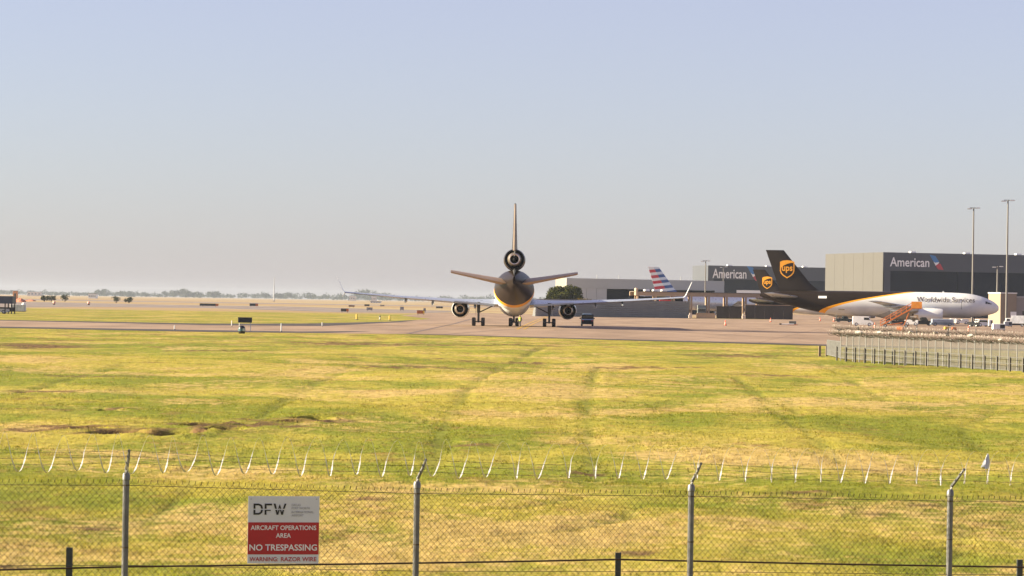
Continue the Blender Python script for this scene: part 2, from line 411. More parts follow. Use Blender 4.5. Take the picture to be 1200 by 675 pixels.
M_CONC = concrete('pink_concrete', (.285, .20, .137), (.17, .12, .085))
M_ASPH = concrete('asphalt', (.06, .05, .05), (.045, .04, .04), 60, 60)
M_RWY = concrete('worn_runway', (.23, .19, .165), (.16, .12, .11), 12, 12)
def sheet(name, pts, z, M):
    bm = bmesh.new(); vs = [bm.verts.new((p[0], p[1], z)) for p in pts]
    f = bm.faces.new(vs); bmesh.ops.triangulate(bm, faces=[f]); bmesh.ops.recalc_face_normals(bm, faces=bm.faces)
    if sum(f.normal.z for f in bm.faces) < 0: bmesh.ops.reverse_faces(bm, faces=bm.faces)
    me = bpy.data.meshes.new(name); bm.to_mesh(me); bm.free(); me.materials.append(M)
    o = bpy.data.objects.new(name, me); COL.objects.link(o); return tag(o, kind='structure')
def gp(l): return [G(*p)[:2] for p in l]
far_edge = gp([(-60, 374.2), (0, 375), (120, 377), (240, 379.4), (360, 379.2), (450, 377.2), (505, 373.8), (470, 369.8), (500, 367.3), (560, 366.5), (640, 369.2)])
apron_far = [(15, 752), (70, 768), (72, 830), (60, 1000), (75, 1250), (260, 1250), (260, 500)]
near = gp([(1300, 414), (970, 405.5), (700, 398), (480, 391.6), (240, 389), (0, 384.4), (-60, 383.3)])
sheet('taxiway_pavement', near[::-1][:0] + far_edge + apron_far + near, .012, M_CONC)
sheet('taxiway_shoulder', gp([(-60, 374.2), (0, 375), (120, 377), (240, 379.4), (360, 379.2), (450, 377.2), (490, 375.0), (470, 377.6), (380, 382.2), (240, 381.0), (120, 378.4), (0, 375.8), (-60, 375)]), .020, M_ASPH)
sheet('taxiway_shoulder', gp([(-60, 382), (0, 382.9), (240, 386.9), (350, 388.6), (410, 388.2), (435, 388.4), (380, 390.4), (240, 389.0), (0, 384.4), (-60, 383.3)]), .020, M_ASPH)
sheet('taxiway_shoulder', gp([(480, 391.2), (700, 397.0), (970, 403.9), (1300, 412), (1300, 414), (970, 405.5), (700, 398), (480, 391.7)]), .020, M_ASPH)
sheet('far_taxiway', gp([(-60, 353), (60, 354.2), (200, 357.2), (330, 359), (470, 362.8), (560, 365.0), (500, 367.0), (400, 366), (240, 361.0), (100, 359.6), (0, 360.5), (-60, 361)]), .010, M_RWY)
sheet('far_runway', gp([(-80, 348.6), (600, 359.6), (640, 361.2), (-80, 350)]), .010, M_RWY)
M_YEL = mat('taxi_yellow', (.40, .235, .035), .7, var=.3, scale=.6)
def strip(name, pts, w, z, M):
    l = []; r = []
    for i, p in enumerate(pts):
        a = Vector(pts[max(0, i - 1)]); c = Vector(pts[min(len(pts) - 1, i + 1)]); d = (c - a).normalized(); nrm = Vector((-d.y, d.x)) * w / 2
        l.append(Vector(p) + nrm); r.append(Vector(p) - nrm)
    return sheet(name, l + r[::-1], z, M)
ln = gp([(606, 386.0), (618, 379.8), (634, 373.0), (640, 370.8)])
def off(pts, d): return [(p[0] + d, p[1]) for p in pts]
strip('taxiway_centreline', off(ln, 0), .42, .026, M_YEL)
strip('taxiway_centreline', off(ln, .9), .42, .026, M_YEL)
for pts, w in (([(478, 391), (530, 380), (552, 374)], .5), ([(520, 392), (600, 386), (690, 384), (960, 398)], .35)):
    strip('pavement_joint', gp(pts), w, .024, mat('joint_seal', (.13, .09, .075), .8))
strip('dry_grass_verge', [(12, 757), (70, 774)], 6, .03, mat('dry_verge', (.42, .33, .10), .95, var=.3, scale=.5))

# ---------------------------------------------------------------- common materials
M_BROWN = (.018, .0125, .010)
M_GOLD = (.85, .37, .018)
WHITE = mat('aircraft_white', (.60, .60, .60), .3, coat=.3, var=.06, scale=.4)
GREYW = mat('wing_grey', (.36, .40, .46), .3, var=.12, scale=.5, metal=.4)
ALU = mat('bare_metal', (.62, .58, .54), .25, 1.0, var=.2)
TITAN = mat('titanium', (.72, .62, .52), .35, 1.0, var=.25)
BLACK = mat('black_rubber', (.018, .018, .02), .7, var=.3)
DUCT_DARK = mat('duct_dark', (.008, .008, .009), .8, spec=.1)  # near-black colour standing in for the shade inside ducts and nozzles
GEAR = mat('gear_grey', (.035, .035, .038), .5, var=.3)
DARKM = mat('dark_metal', (.05, .05, .055), .5, .3)
BRN = mat('tail_brown', M_BROWN, .4, var=.2, scale=.4, spec=.2)
BRN_LIT = mat('tail_brown_lit', (.36, .23, .11), .45, var=.15, scale=.4)  # lit copy of the tail brown: warm ground bounce put into the colour
GOLD = mat('gold_paint', M_GOLD, .4, var=.08)
GLASS = mat('dark_glass', (.012, .016, .022), .08, var=.2, coat=.5)
STEEL = mat('galvanised', (.42, .43, .44), .45, .75, var=.2, scale=6)
LAMP = mat('lamp_lens', (.85, .85, .82), .2, var=.05)
RED = mat('red_paint', (.45, .02, .02), .4, var=.15)
TAILLAMP = mat('tail_lamp', (.35, .01, .01), .25, var=.1)
ORANGE = mat('orange_paint', (.45, .12, .02), .5, var=.2, scale=3)
YELLOWP = mat('yellow_paint', (.70, .45, .03), .5, var=.2, scale=3)
WPAINT = mat('white_paint', (.78, .77, .75), .4, var=.12)
BLKP = mat('black_paint', (.012, .012, .014), .4, var=.2)
NAVY = mat('navy_paint', (.016, .02, .04), .35, var=.2)
TANC = mat('tan_concrete', (.40, .28, .19), .8, var=.15, scale=.7)

def livery(name, bottom, span, zlo, zhi, expo, width):
    """white aircraft with a brown rear swept up to the front and a gold line between"""
    M, t, b = new_mat(name)
    o = nd(t, 'ShaderNodeTexCoord').outputs['Object']; s = nd(t, 'ShaderNodeSeparateXYZ'); lk(t, o, s.inputs[0])
    tt = mathn(t, 'DIVIDE', mathn(t, 'SUBTRACT', s.outputs['Z'], zlo), zhi - zlo, True)
    lim = mathn(t, 'ADD', mathn(t, 'MULTIPLY', mathn(t, 'POWER', tt, expo), span), bottom)
    d = mathn(t, 'SUBTRACT', s.outputs['Y'], lim)
    n1 = noise(t, o, .5, 5)
    wht = mixc(t, ramp(t, n1, .3, .7), (.60, .60, .60), (.67, .67, .67))
    c = mixc(t, mathn(t, 'GREATER_THAN', d, width), GOLD_T, wht)
    c = mixc(t, mathn(t, 'GREATER_THAN', d, 0), M_BROWN, c)
    lk(t, c, b.inputs['Base Color']); b.inputs['Roughness'].default_value = .34; b.inputs['Specular IOR Level'].default_value = .06; b.inputs['Coat Weight'].default_value = .0; b.inputs['Coat Roughness'].default_value = .12
    return M
GOLD_T = M_GOLD

def ell_ring(y, zc, rx, rz, n=40):
    return [(rx * math.cos(2 * math.pi * j / n), y, zc + rz * math.sin(2 * math.pi * j / n)) for j in range(n)]
def fuselage(parent, st, M, name='fuselage'):
    # st: (y, centre height, half width, half height), refined with smooth interpolation
    ys_ = np.array([s[0] for s in st]); q = []
    for i in range(len(st) - 1):
        for k in range(4):
            f = k / 4; q.append([st[i][j] * (1 - f) + st[i + 1][j] * f for j in range(4)])
    q.append(list(st[-1]))
    q = np.array(q)
    for _ in range(3): q[1:-1] = (q[:-2] + 2 * q[1:-1] + q[2:]) / 4
    mb = MB(); mb.loft([ell_ring(*r) for r in q], True)
    return mb.build(name, M, parent, True), q
AIRF = [(0, 0), (.03, .35), (.12, .75), (.3, 1), (.55, .82), (.8, .4), (1, .03), (1, -.03), (.8, -.22), (.55, -.45), (.3, -.55), (.12, -.45), (.03, -.22)]
def foil(secs, side=1, vertical=False):
    """secs: (span, leading edge y, height, chord, half thickness); +y is forward"""
    rings = []
    for s_, le, h, c, th in secs:
        ring = []
        for a, bb in AIRF:
            if vertical: ring.append((th * (bb if bb == 0 else (1 if bb > 0 else -1) * max(abs(bb), abs(bb) * .9)), le - a * c, s_))
            else: ring.append((side * s_, le - a * c, h + bb * th))
        rings.append(ring)
    return MB().loft(rings, True)
def vfoil(secs, x=0.0):
    rings = []
    P_ = [(0, 0), (.04, .45), (.15, .85), (.35, 1), (.65, .65), (1, .08)]
    for z, le, c, th in secs:
        rings.append([(x + th * b_, le - a * c, z) for a, b_ in P_] + [(x - th * b_, le - a * c, z) for a, b_ in P_[:0:-1]])
    return MB().loft(rings, True)
def nacelle(parent, c, L, r, cowl, name='engine'):
    """turbofan seen from behind: cowl, fan duct, core cowl, plug; front at c + L"""
    mb = MB(); mb.lathe([(-.0, r * .93), (L * .3, r * 1.03), (L * .6, r * 1.06), (L * .88, r * 1.03), (L, r * .92), (L * .98, r * .84), (L * .7, r * .80)], c, n=32)
    e = mb.build(name, cowl, parent, True)
    MB().lathe([(0.0, r * .93), (.02, r * .84), (L * .35, r * .80), (L * .36, r * .1)], c, n=32).build('fan_duct', DUCT_DARK, e, True)
    MB().lathe([(L * .95, r * .90), (L * 1.003, r * .92), (L * .985, r * .84)], c, n=32).build('intake_lip', ALU, e, True)
    MB().lathe([(L * .3, r * .70), (0, r * .66), (-r * .5, r * .56), (-r * .75, r * .47), (-r * .74, r * .41), (-r * .2, r * .40)], c, n=32).build('core_cowl', TITAN, e, True)
    MB().lathe([(-r * .2, r * .41), (-r * .3, r * .30), (-r * .9, r * .12), (-r * 1.05, r * .01)], c, n=24).build('exhaust_plug', DUCT_DARK, e, True)
    MB().lathe([(L * .72, r * .8), (L * .73, r * .2), (L * .83, r * .02)], c, n=24).build('fan', DARKM, e, True)
    return e
def wheel_mesh(r, w, nm='wheel'):
    key = ('wheel', r, w)
    if key not in MATS:
        a = MB().lathe([(-w / 2, r * .62), (-w / 2, r * .86), (-w * .36, r * .98), (0, r), (w * .36, r * .98), (w / 2, r * .86), (w / 2, r * .62)], axis='x', n=20).mesh('tyre', BLACK, True)
        q = MB().lathe([(-w * .42, .02), (-w * .40, r * .3), (-w * .30, r * .35), (-w * .46, r * .64), (w * .46, r * .64), (w * .30, r * .35), (w * .40, r * .3), (w * .42, .02)], axis='x', n=16).mesh('rim', STEEL, True)
        MATS[key] = (a, q)
    return MATS[key]
def add_wheel(parent, loc, r, w):
    a, q = wheel_mesh(r, w)
    o = inst('wheel', a, parent, loc); inst('rim', q, o)
    return o

# ---------------------------------------------------------------- trijet in the middle
def trijet():
    T = thing('trijet_freighter', 'brown and white three-engined cargo jet seen from behind on the taxiway', 'airplane', (0.35, 430, .012), R(-.15))
    LIV = livery('trijet_livery', -17.0, 17, 2.4, 8.3, 1.7, 2.6)
    fuselage(T, [(31.8, 4.6, .15, .12), (31.0, 4.65, .95, .9), (29, 4.95, 1.9, 1.85), (26, 5.2, 2.65, 2.65), (22, 5.33, 3.0, 3.0), (10, 5.35, 3.01, 3.01), (-6, 5.35, 3.01, 3.01), (-11, 5.42, 2.98, 2.95),
                 (-15, 5.65, 2.78, 2.72), (-19, 6.0, 2.2, 2.3), (-22.5, 6.35, 1.5, 1.75), (-25.5, 6.6, .75, 1.1), (-27, 6.75, .2, .55)], LIV)
    # belly fairing
    MB().lathe([(12.5, .3), (11, 1.5), (7, 2.4), (0, 2.5), (-4, 1.7), (-6, .3)], (0, 0, 3.95), n=28).build('belly_fairing', WHITE, T, True)
    for s in (-1, 1):
        w = foil([(2.4, 12.2, 3.3, 12.0, .85), (5.5, 9.6, 3.42, 9.4, .62), (9, 6.9, 3.6, 7.2, .46), (17, .4, 4.1, 4.7, .28), (25.2, -6.3, 4.72, 2.5, .14)], s).build('wing', GREYW, T, True)
        wl = MB(); rings = []
        for f, (x, z, le, ch, th) in enumerate([(25.1, 4.72, -6.3, 2.5, .12), (25.45, 5.05, -6.7, 2.1, .10), (26.3, 7.05, -8.2, .9, .05)]):
            rings.append([(s * (x + (bb * th)), le - a * ch, z) for a, bb in AIRF])
        wl.loft(rings, True).build('winglet', WHITE, w, True)
        rings = []
        for (x, z, le, ch, th) in [(25.1, 4.7, -6.2, 1.6, .08), (25.6, 4.05, -6.9, .6, .04)]:
            rings.append([(s * (x + (bb * th)), le - a * ch, z) for a, bb in AIRF])
        MB().loft(rings, True).build('lower_winglet', WHITE, w, True)
        for x, y1, z, dz in ((5.9, -1.2, 3.2, .55), (12.3, -1.4, 3.6, .75), (16.3, -3.4, 3.9, .6)):
            mb = MB(); mb.loft([[(s * x + .22 * k * math.cos(q), y, zz + .32 * k * math.sin(q)) for q in [2 * math.pi * j / 10 for j in range(10)]]
                                for y, zz, k in ((y1 + 4.2, z + .0, .1), (y1 + 2.4, z - .2, 1), (y1 + .6, z - .32, .9), (y1 - .5, z - .25 - dz * .35, .15))], True)
            mb.build('flap_fairing', GREYW, w, True)
        f_ = MB().prism([(3.0, 3.35), (9.0, 3.75), (9.0, 3.55), (3.0, 3.0)], 'y', -1.7, .4); f_.v = [(s * a, b_, c_) for a, b_, c_ in f_.v]
        f_.build('flap', GREYW, w)
        nacelle(T, (s * 8.25, 5.2, 2.5), 6.6, 1.32, WHITE)
        MB().loft([[(s * 8.25 + dx, y, z) for dx, z in ((-.22, z0), (.22, z0), (.22, z1), (-.22, z1))] for y, z0, z1 in ((10, 3.4, 3.9), (6, 3.3, 4.0), (2.5, 3.1, 3.8), (.6, 3.3, 3.7))], True).build('pylon', GREYW, T)
        # stabiliser
        foil([(1.2, -16.2, 6.35, 7.9, .66), (4.5, -19.0, 6.98, 5.6, .48), (9.05, -22.6, 7.85, 2.7, .28)], s).build('horizontal_stabiliser', BRN_LIT, T, True)
        # main gear: four-wheel bogie
        g_ = MB(); x = s * 5.35
        g_.tube([(x, 0, 3.6), (x, 0, 2.0)], .27); g_.tube([(x, 0, 2.2), (x, 0, .62)], .18)
        g_.tube([(x, .85, .62), (x, -.85, .62)], .13)
        for y in (.82, -.82): g_.tube([(x - .75, y, .64), (x + .75, y, .64)], .09)
        gear = g_.build('landing_gear', GEAR, T, True)
        MB().tube([(x, -.1, 2.0), (s * 3.1, .2, 3.1)], .09).build('side_brace', GEAR, gear, True)
        MB().prism([(.2, 3.2), (1.3, 3.2), (1.2, 1.7), (.3, 1.7)], 'x', x + s * .42, x + s * .47).build('gear_door', WHITE, gear)
        for y in (.82, -.82):
            for d in (-.69, .69): add_wheel(gear, (x + d, y, .64), .64, .54)
    # centre gear and nose gear
    g_ = MB(); g_.tube([(0, 0, 2.6), (0, 0, .6)], .14); g_.tube([(-.5, 0, .62), (.5, 0, .62)], .08); g_.tube([(0, -.1, 1.3), (-.75, -.1, 2.6)], .07); g_.tube([(0, -.1, 1.3), (.75, -.1, 2.6)], .07)
    gear = g_.build('centre_gear', GEAR, T, True)
    for d in (-.5, .5): add_wheel(gear, (d, 0, .64), .64, .54)
    g_ = MB(); g_.tube([(0, 24.6, 2.6), (0, 24.6, .5)], .12); g_.tube([(-.3, 24.6, .5), (.3, 24.6, .5)], .07)
    gear = g_.build('nose_gear', GEAR, T, True)
    for d in (-.32, .32): add_wheel(gear, (d, 24.6, .5), .5, .3)
    # third engine in the fin
    e = nacelle(T, (0, -26.0, 9.75), 12.5, 1.5, BRN, 'tail_engine')
    vfoil([(7.2, -9.5, 15.5, .55), (8.6, -12.5, 12.8, .42)]).build('engine_pylon', BRN, T, True)
    vfoil([(6.6, -20, 6.6, .16), (8.45, -22, 5.0, .12)]).build('tail_ridge', DARKM, T, True)
    fin = vfoil([(10.9, -13.0, 13.4, .42), (13.5, -17.6, 10.0, .30), (17.65, -23.4, 5.2, .15)]).build('fin', BRN, T, True)
    vfoil([(11.0, -25.9, 2.2, .24), (13.5, -26.9, 1.6, .2), (17.5, -28.0, .95, .11)]).build('rudder', mat('rudder_brown', (.15, .11, .085), .5, var=.35, scale=.5), fin, True)
    MB().box(-.09, .09, -27.0, -25.2, 10.2, 11.25).build('exhaust_strut', ALU, e)
    return T
trijet()

# ---------------------------------------------------------------- twin-engined airliners on the apron
def shield(parent, cx, cz, w, h, x, M_in, M_edge):
    """shield emblem lying on the fin plane at local x; +y is forward (right in view from +x side)"""
    def poly(k, dz=0):
        base = [(-.5, .42), (-.3, .49), (0, .52), (.3, .49), (.5, .42), (.5, -.12), (.43, -.27), (.3, -.39), (.0, -.55), (-.3, -.39), (-.43, -.27), (-.5, -.12)]
        return [(cx + a * w * k, cz + (b * k + dz) * h) for a, b in base]
    MB().prism(poly(1), 'x', x, x + .02).build('emblem_shield', M_edge, parent)
    MB().prism(poly(.84, -.01), 'x', x + .02, x + .035).build('emblem_field', M_in, parent)
    top = [(-.42, .40), (-.25, .455), (0, .475), (.25, .455), (.42, .40), (.42, .37), (.25, .36), (.0, .30), (-.25, .2), (-.42, .06)]
    MB().prism([(cx + a * w, cz + b * h) for a, b in top], 'x', x + .035, x + .05).build('emblem_swoosh', M_edge, parent)
    text_obj('ups', h * .52, M_edge, parent, lambda u, v: (x + .055, cx - w * .36 + u, cz - .10 * h + v), bold=h * .012, width=w * .73, name='emblem_lettering')

def twinjet(name, label, loc, rz, k=1.0, liv='cargo', detail=True, group=None):
    T = thing(name, label, 'airplane', loc, rz, group)
    if liv == 'cargo':
        LIV = livery('twin_livery_%s' % name, -16.6, 20.5, 2.3, 7.4, 1.75, 1.6) if 'TL' not in MATS else MATS['TL']
        MATS['TL'] = LIV; FIN, STAB, ENG = BRN, GREYW, WHITE
    else:
        LIV = mat('silver_skin', (.62, .64, .66), .3, .4, var=.08); STAB = GREYW; ENG = LIV
        FIN, t, b = new_mat('striped_tail')
        o = nd(t, 'ShaderNodeTexCoord').outputs['Object']; s = nd(t, 'ShaderNodeSeparateXYZ'); lk(t, o, s.inputs[0])
        zz = s.outputs['Z']; par = mathn(t, 'GREATER_THAN', mathn(t, 'FRACT', mathn(t, 'DIVIDE', mathn(t, 'SUBTRACT', zz, mathn(t, 'MULTIPLY', mathn(t, 'ADD', s.outputs['Y'], 24), .12)), 2.0)), .48)
        lim = mathn(t, 'SUBTRACT', -16.6, mathn(t, 'MULTIPLY', zz, .62))     # red towards the rear, blue towards the front
        side = mathn(t, 'GREATER_THAN', s.outputs['Y'], lim)
        c = mixc(t, par, mixc(t, side, (.72, .72, .72), (.55, .62, .7)), mixc(t, side, (.50, .02, .045), (.02, .07, .24)))
        c = mixc(t, mathn(t, 'LESS_THAN', zz, 8.0), c, (.65, .66, .68))
        lk(t, c, b.inputs['Base Color']); b.inputs['Roughness'].default_value = .3
    S_ = [(24, 3.95, .35, .35), (23.6, 3.97, .9, .9), (22.6, 4.1, 1.5, 1.5), (20.6, 4.3, 2.2, 2.15), (18, 4.48, 2.65, 2.62), (15, 4.56, 2.81, 2.81), (0, 4.56, 2.82, 2.82), (-10, 4.56, 2.82, 2.82), (-15, 4.75, 2.6, 2.62), (-20, 5.2, 2.05, 2.1), (-25, 5.72, 1.3, 1.4), (-29, 6.1, .5, .65), (-30, 6.2, .2, .3)]
    fus, q = fuselage(T, S_, LIV)
    MB().lathe([(11, .3), (9.5, 1.6), (6, 2.45), (0, 2.5), (-4, 1.6), (-6.5, .3)], (0, 0, 3.35), n=28).build('belly_fairing', mat('belly_grey', (.34, .32, .30), .4, var=.12), T, True)
    def skin(y, z):
        r = [np.interp(y, q[::-1, 0], q[::-1, j]) for j in (1, 2, 3)]
        f = max(0, 1 - ((z - r[0]) / r[2]) ** 2); return r[1] * math.sqrt(f) + .09
    for s in (-1, 1):
        w = foil([(2.2, 11.0, 3.3, 9.5, .7), (8, 6.4, 3.75, 6.4, .42), (15, 1.8, 4.4, 4.3, .26), (22.2, -2.6, 5.1, 2.5, .14)], s).build('wing', GREYW, T, True)
        for x, y1, z in ((5.5, .2, 3.2), (11, -.6, 3.7), (15.5, -1.8, 4.1)):
            MB().loft([[(s * x + .25 * k_ * math.cos(a), y, zz + .35 * k_ * math.sin(a)) for a in [2 * math.pi * j / 10 for j in range(10)]] for y, zz, k_ in ((y1 + 4.5, z + .2, .1), (y1 + 2.5, z - .1, 1), (y1 + .5, z - .15, .9), (y1 - .6, z, .12))], True).build('flap_fairing', GREYW, w, True)
        nacelle(T, (s * 7.9, 6.0, 2.25), 5.4, 1.4, ENG)
        MB().loft([[(s * 7.9 + dx, y, z) for dx, z in ((-.2, z0), (.2, z0), (.2, z1), (-.2, z1))] for y, z0, z1 in ((10.4, 3.4, 3.7), (7.4, 3.3, 3.9), (3.9, 2.9, 3.7))], True).build('pylon', ENG, T)
        foil([(1.0, -20.6, 5.75, 6.6, .38), (8.1, -26.2, 6.6, 2.5, .14)], s).build('horizontal_stabiliser', STAB, T, True)
        g_ = MB(); x = s * 4.8
        g_.tube([(x, 0, 3.5), (x, 0, .6)], .16); g_.tube([(x, .7, .6), (x, -.7, .6)], .11)
        gear = g_.build('landing_gear', GEAR, T, True)
        if detail:
            for y in (.7, -.7):
                for d in (-.46, .46): add_wheel(gear, (x + d, y, .6), .6, .42)
    gear = MB().tube([(0, 18.6, 2.6), (0, 18.6, .5)], .12).build('nose_gear', GEAR, T, True)
    for d in (-.3, .3): add_wheel(gear, (d, 18.6, .5), .5, .3)
    fin = vfoil([(6.6, -14.2, 11.0, .42), (7.6, -16.9, 8.7, .40), (9.0, -18.6, 7.5, .36), (16.5, -24.7, 4.1, .15)]).build('fin', FIN, T, True)
    if liv == 'cargo':
        shield(fin, -23.85, 12.2, 3.3, 3.9, .40, BRN, GOLD)
    if detail:
        TX = mat('livery_text', (.11, .09, .085), .5, var=.1)
        text_obj('Worldwide Services', 1.6, TX, fus, lambda u, v: (skin(5.6 + u, 5.2 + v), 5.6 + u, 5.2 + v), bold=.016, width=13.0)
        vs = [(skin(y, z), y, z) for z in (5.62, 5.9, 6.15) for y in (-16.6, -14.7)]
        MB().add(vs, [(0, 1, 3, 2), (2, 3, 5, 4)]).build('registration_mark', WPAINT, fus)
        for i, (ya, yb) in enumerate(((21.0, 21.5), (21.55, 22.0), (22.05, 22.4))):
            z0, z1 = 4.95 - i * .05, 5.5 - i * .22
            vs = [(skin(y, z), y, z) for y, z in ((ya, z0), (yb, z0), (yb, z1 - .1), (ya, z1))]
            MB().add(vs, [(0, 1, 2, 3)]).build('cockpit_window', GLASS, fus)
        y0 = 15.6
        vs = [(skin(y, z) - .01, y, z) for z in (3.6, 4.2, 4.8, 5.4) for y in (y0, y0 + .07)]
        MB().add(vs, [(0, 1, 3, 2), (2, 3, 5, 4), (4, 5, 7, 6)]).build('door_seam', GEAR, fus)
        MB().prism([(11.2, 7.3), (11.9, 7.3), (11.5, 7.75)], 'x', -.05, .05).build('antenna', WHITE, fus)
        MB().box(2.72, 2.80, -12.0, -10.6, 3.0, 3.2).build('registration_patch', mat('olive_patch', (.16, .12, .05), .6), fus)
    T.scale = (k, k, k)
    return T
th = R(-98)
tw = GX(890, 652); A300 = tw + Vector((-math.sin(th), math.cos(th), 0)) * 30
twinjet('twin_jet_freighter', 'large white cargo jet with brown tail, gold stripe and dark lettering along its side', (A300.x, A300.y, .012), th)
t2 = GX(874, 795); h2 = R(-103); p2 = t2 + Vector((-math.sin(h2), math.cos(h2), 0)) * 30 * .86
twinjet('twin_jet_freighter', 'cargo jet whose smaller brown tail shows behind the nearer cargo jet', (p2.x, p2.y, .012), h2, .835, detail=False)
t3 = GX(758, 985); h3 = R(-68); p3 = t3 + Vector((-math.sin(h3), math.cos(h3), 0)) * 29
twinjet('passenger_jet', 'passenger jet with red, white and blue striped tail above the tan canopy', (p3.x, p3.y, .012), h3, 1.0, liv='stripes', detail=False)

# ---------------------------------------------------------------- hangars
SLATE = mat('slate_cladding', (.050, .058, .078), .6, var=.12, scale=.1)
BEIGE = mat('beige_cladding', (.064, .061, .057), .7, var=.06, scale=.1)
BEIGE2 = mat('beige_base', (.10, .08, .067), .7, var=.06, scale=.1)
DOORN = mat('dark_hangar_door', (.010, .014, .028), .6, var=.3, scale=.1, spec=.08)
ROOFG = mat('roof_grey', (.30, .30, .30), .8, var=.15, scale=.2)
SIGNW = mat('sign_white', (.80, .80, .80), .4, var=.04)
SIGNB = mat('sign_blue', (.03, .17, .42), .4, var=.04)
SIGNR = mat('sign_red', (.42, .03, .05), .4, var=.04)
def emblem(parent, x0, z0, s):
    """slanted two-tone flight emblem: blue upper stroke, white notch, red lower stroke"""
    for nm, pts, M in (('emblem_blue', [(0, 1), (.42, .92), (.72, .52), (.42, .46), (.28, .56)], SIGNB), ('emblem_white', [(.30, .55), (.42, .46), (.72, .52), (.66, .42), (.46, .28)], SIGNW), ('emblem_red', [(.46, .27), (.66, .42), (.82, .40), (1.06, 0), (.66, .04)], SIGNR)):
        MB().prism([(x0 + a * s, z0 + b * s * 1.05) for a, b in pts], 'y', -.16, -.05).build(nm, M, parent)
def hangar(label, corner, ang, Wd, Dp, H, fascia, letters, lsize, lx, lz, side_beige, dz_right=0):
    T = thing('hangar', label, 'hangar', (corner.x, corner.y, 0), ang)
    SM = BEIGE if side_beige else SLATE
    # local: x along the front, y depth, front face at y = 0
    if side_beige:
        n = 6
        for i in range(n):
            a, b = Dp * i / n, Dp * (i + 1) / n
            MB().box(0, .5, a + (.06 if i else 0), b - .06, 3.6, H).build('side_panel', SM, T)
        MB().box(.03, .5, .3, Dp, 0, 3.55).build('side_base', BEIGE2, T)
    else: MB().box(0, .5, .3, Dp, 0, H).build('side_wall', SM, T)
    MB().box(Wd - .5, Wd, .3, Dp, 0, H).build('side_wall', SM, T)
    MB().box(.5, Wd - .5, Dp - .5, Dp, 0, H).build('rear_wall', SLATE, T)
    MB().box(.4, Wd - .4, .4, Dp - .4, H - 1.2, H - .7).build('roof', ROOFG, T)
    MB().prism([(0, fascia), (Wd, fascia), (Wd, H - dz_right), (0, H)], 'y', -.05, .29).build('fascia', SLATE, T)
    MB().box(.0, 3.2, 0, .28, 0, fascia - .01).build('front_pier', SLATE, T)
    n = max(4, int(Wd / 14)); w = (Wd - 6.4) / n
    for i in range(n):
        MB().box(3.2 + i * w + .05, 3.2 + (i + 1) * w - .05, .3 + .35 * (i % 2), .6 + .35 * (i % 2), 0, fascia - .02).build('door_panel', DOORN, T)
    MB().box(Wd - 3.2, Wd, 0, .28, 0, fascia - .01).build('front_pier', SLATE, T)
    if letters:
        text_obj('American', lsize, SIGNW, T, lambda u, v: (lx + u, -.12, lz + v), bold=lsize * .012, width=letters)
        emblem(T, lx + letters + lsize * .02, lz - lsize * .22, lsize * 1.12)
    for x in (Wd * .13, Wd * .38, Wd * .62, Wd * .85):
        MB().box(x, x + 2.4, 1, 3, H - .7, H + .65, .1).build('roof_lamp', SIGNW, T)  # white boxes for the rooftop lamps, their glint put into the colour
    return T
def face_dir(p, q): return math.atan2(q.y - p.y, q.x - p.x)
c1 = GX(1034, 1150); ang1 = R(15)
Hh = lambda px, py, D: HC + (hz(px) - py) * D / F
H1 = Hh(1034, 295.5, 1150)
m1 = 1150 / F / math.cos(ang1) * .96
hangar('tall dark hangar with beige side wall and white lettering at right', c1, ang1, 95, 64, H1, H1 - 21.5 * 1150 / F, 50 * m1, 5.2, 8.5 * m1, H1 - 16.2 * 1150 / F, True)
c2 = GX(829, 1550); H2 = Hh(829, 311, 1550); ang2 = R(16); m2 = 1550 / F / math.cos(ang2) * .97
hangar('dark hangar with white lettering between the striped tail and brown tails', c2, ang2, 90, 25, H2, H2 - 16 * 1550 / F, 42 * m2, 7.2, 5.5 * m2, H2 - 14.5 * 1550 / F, False)
MB().box(16.5, 34, -1.2, -.35, 0, 12.0).build('white_annex', SIGNW, bpy.data.objects['hangar.001'])
# long pale hangar with open dark front
PALE = mat('pale_cladding', (.50, .48, .46), .6, var=.06, scale=.08); PALE2 = mat('pale_cladding_front', (.40, .42, .40), .6, var=.06, scale=.08)
def pale_hangar():
    c = GX(663, 1050); ang = R(24)
    T = thing('hangar', 'long low pale hangar with dark open front behind the tree', 'hangar', (c.x, c.y, 0), ang)
    H = Hh(665, 325.8, 1050); L = 66
    MB().box(0, .5, .3, 9.4, 0, H).build('side_wall', mat('sunlit_cream', (.22, .20, .17), .6, var=.05), T)
    MB().box(0, L, -.1, .29, H - 3.7, H).build('fascia', PALE2, T)
    MB().box(.5, L, 9, 9.4, 0, H).build('rear_wall', PALE, T)
    MB().box(L - .5, L, .3, 8.9, 0, H).build('side_wall', PALE, T)
    MB().box(.5, L - .5, .4, 8.9, H - .8, H - .4).build('roof', ROOFG, T)
    for i in range(4): MB().box(.0 + i * 4.2, 4.1 + i * 4.2, .05, .3, 0, H - 3.72).build('wall_panel', mat('grey_panel', (.42, .44, .43), .6, var=.06), T)
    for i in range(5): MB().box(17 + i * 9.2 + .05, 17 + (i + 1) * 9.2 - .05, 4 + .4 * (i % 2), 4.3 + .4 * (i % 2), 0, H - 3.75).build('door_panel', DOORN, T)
    MB().box(L - 4, L, -.15, .3, 0, H - 3.72).build('front_pier', PALE2, T)
    for x in (13, 22, 48): MB().tube([(x, 1, H - .4), (x, 1, H + 1.4)], .12).build('roof_mast', STEEL, T)
    return T
pale_hangar()
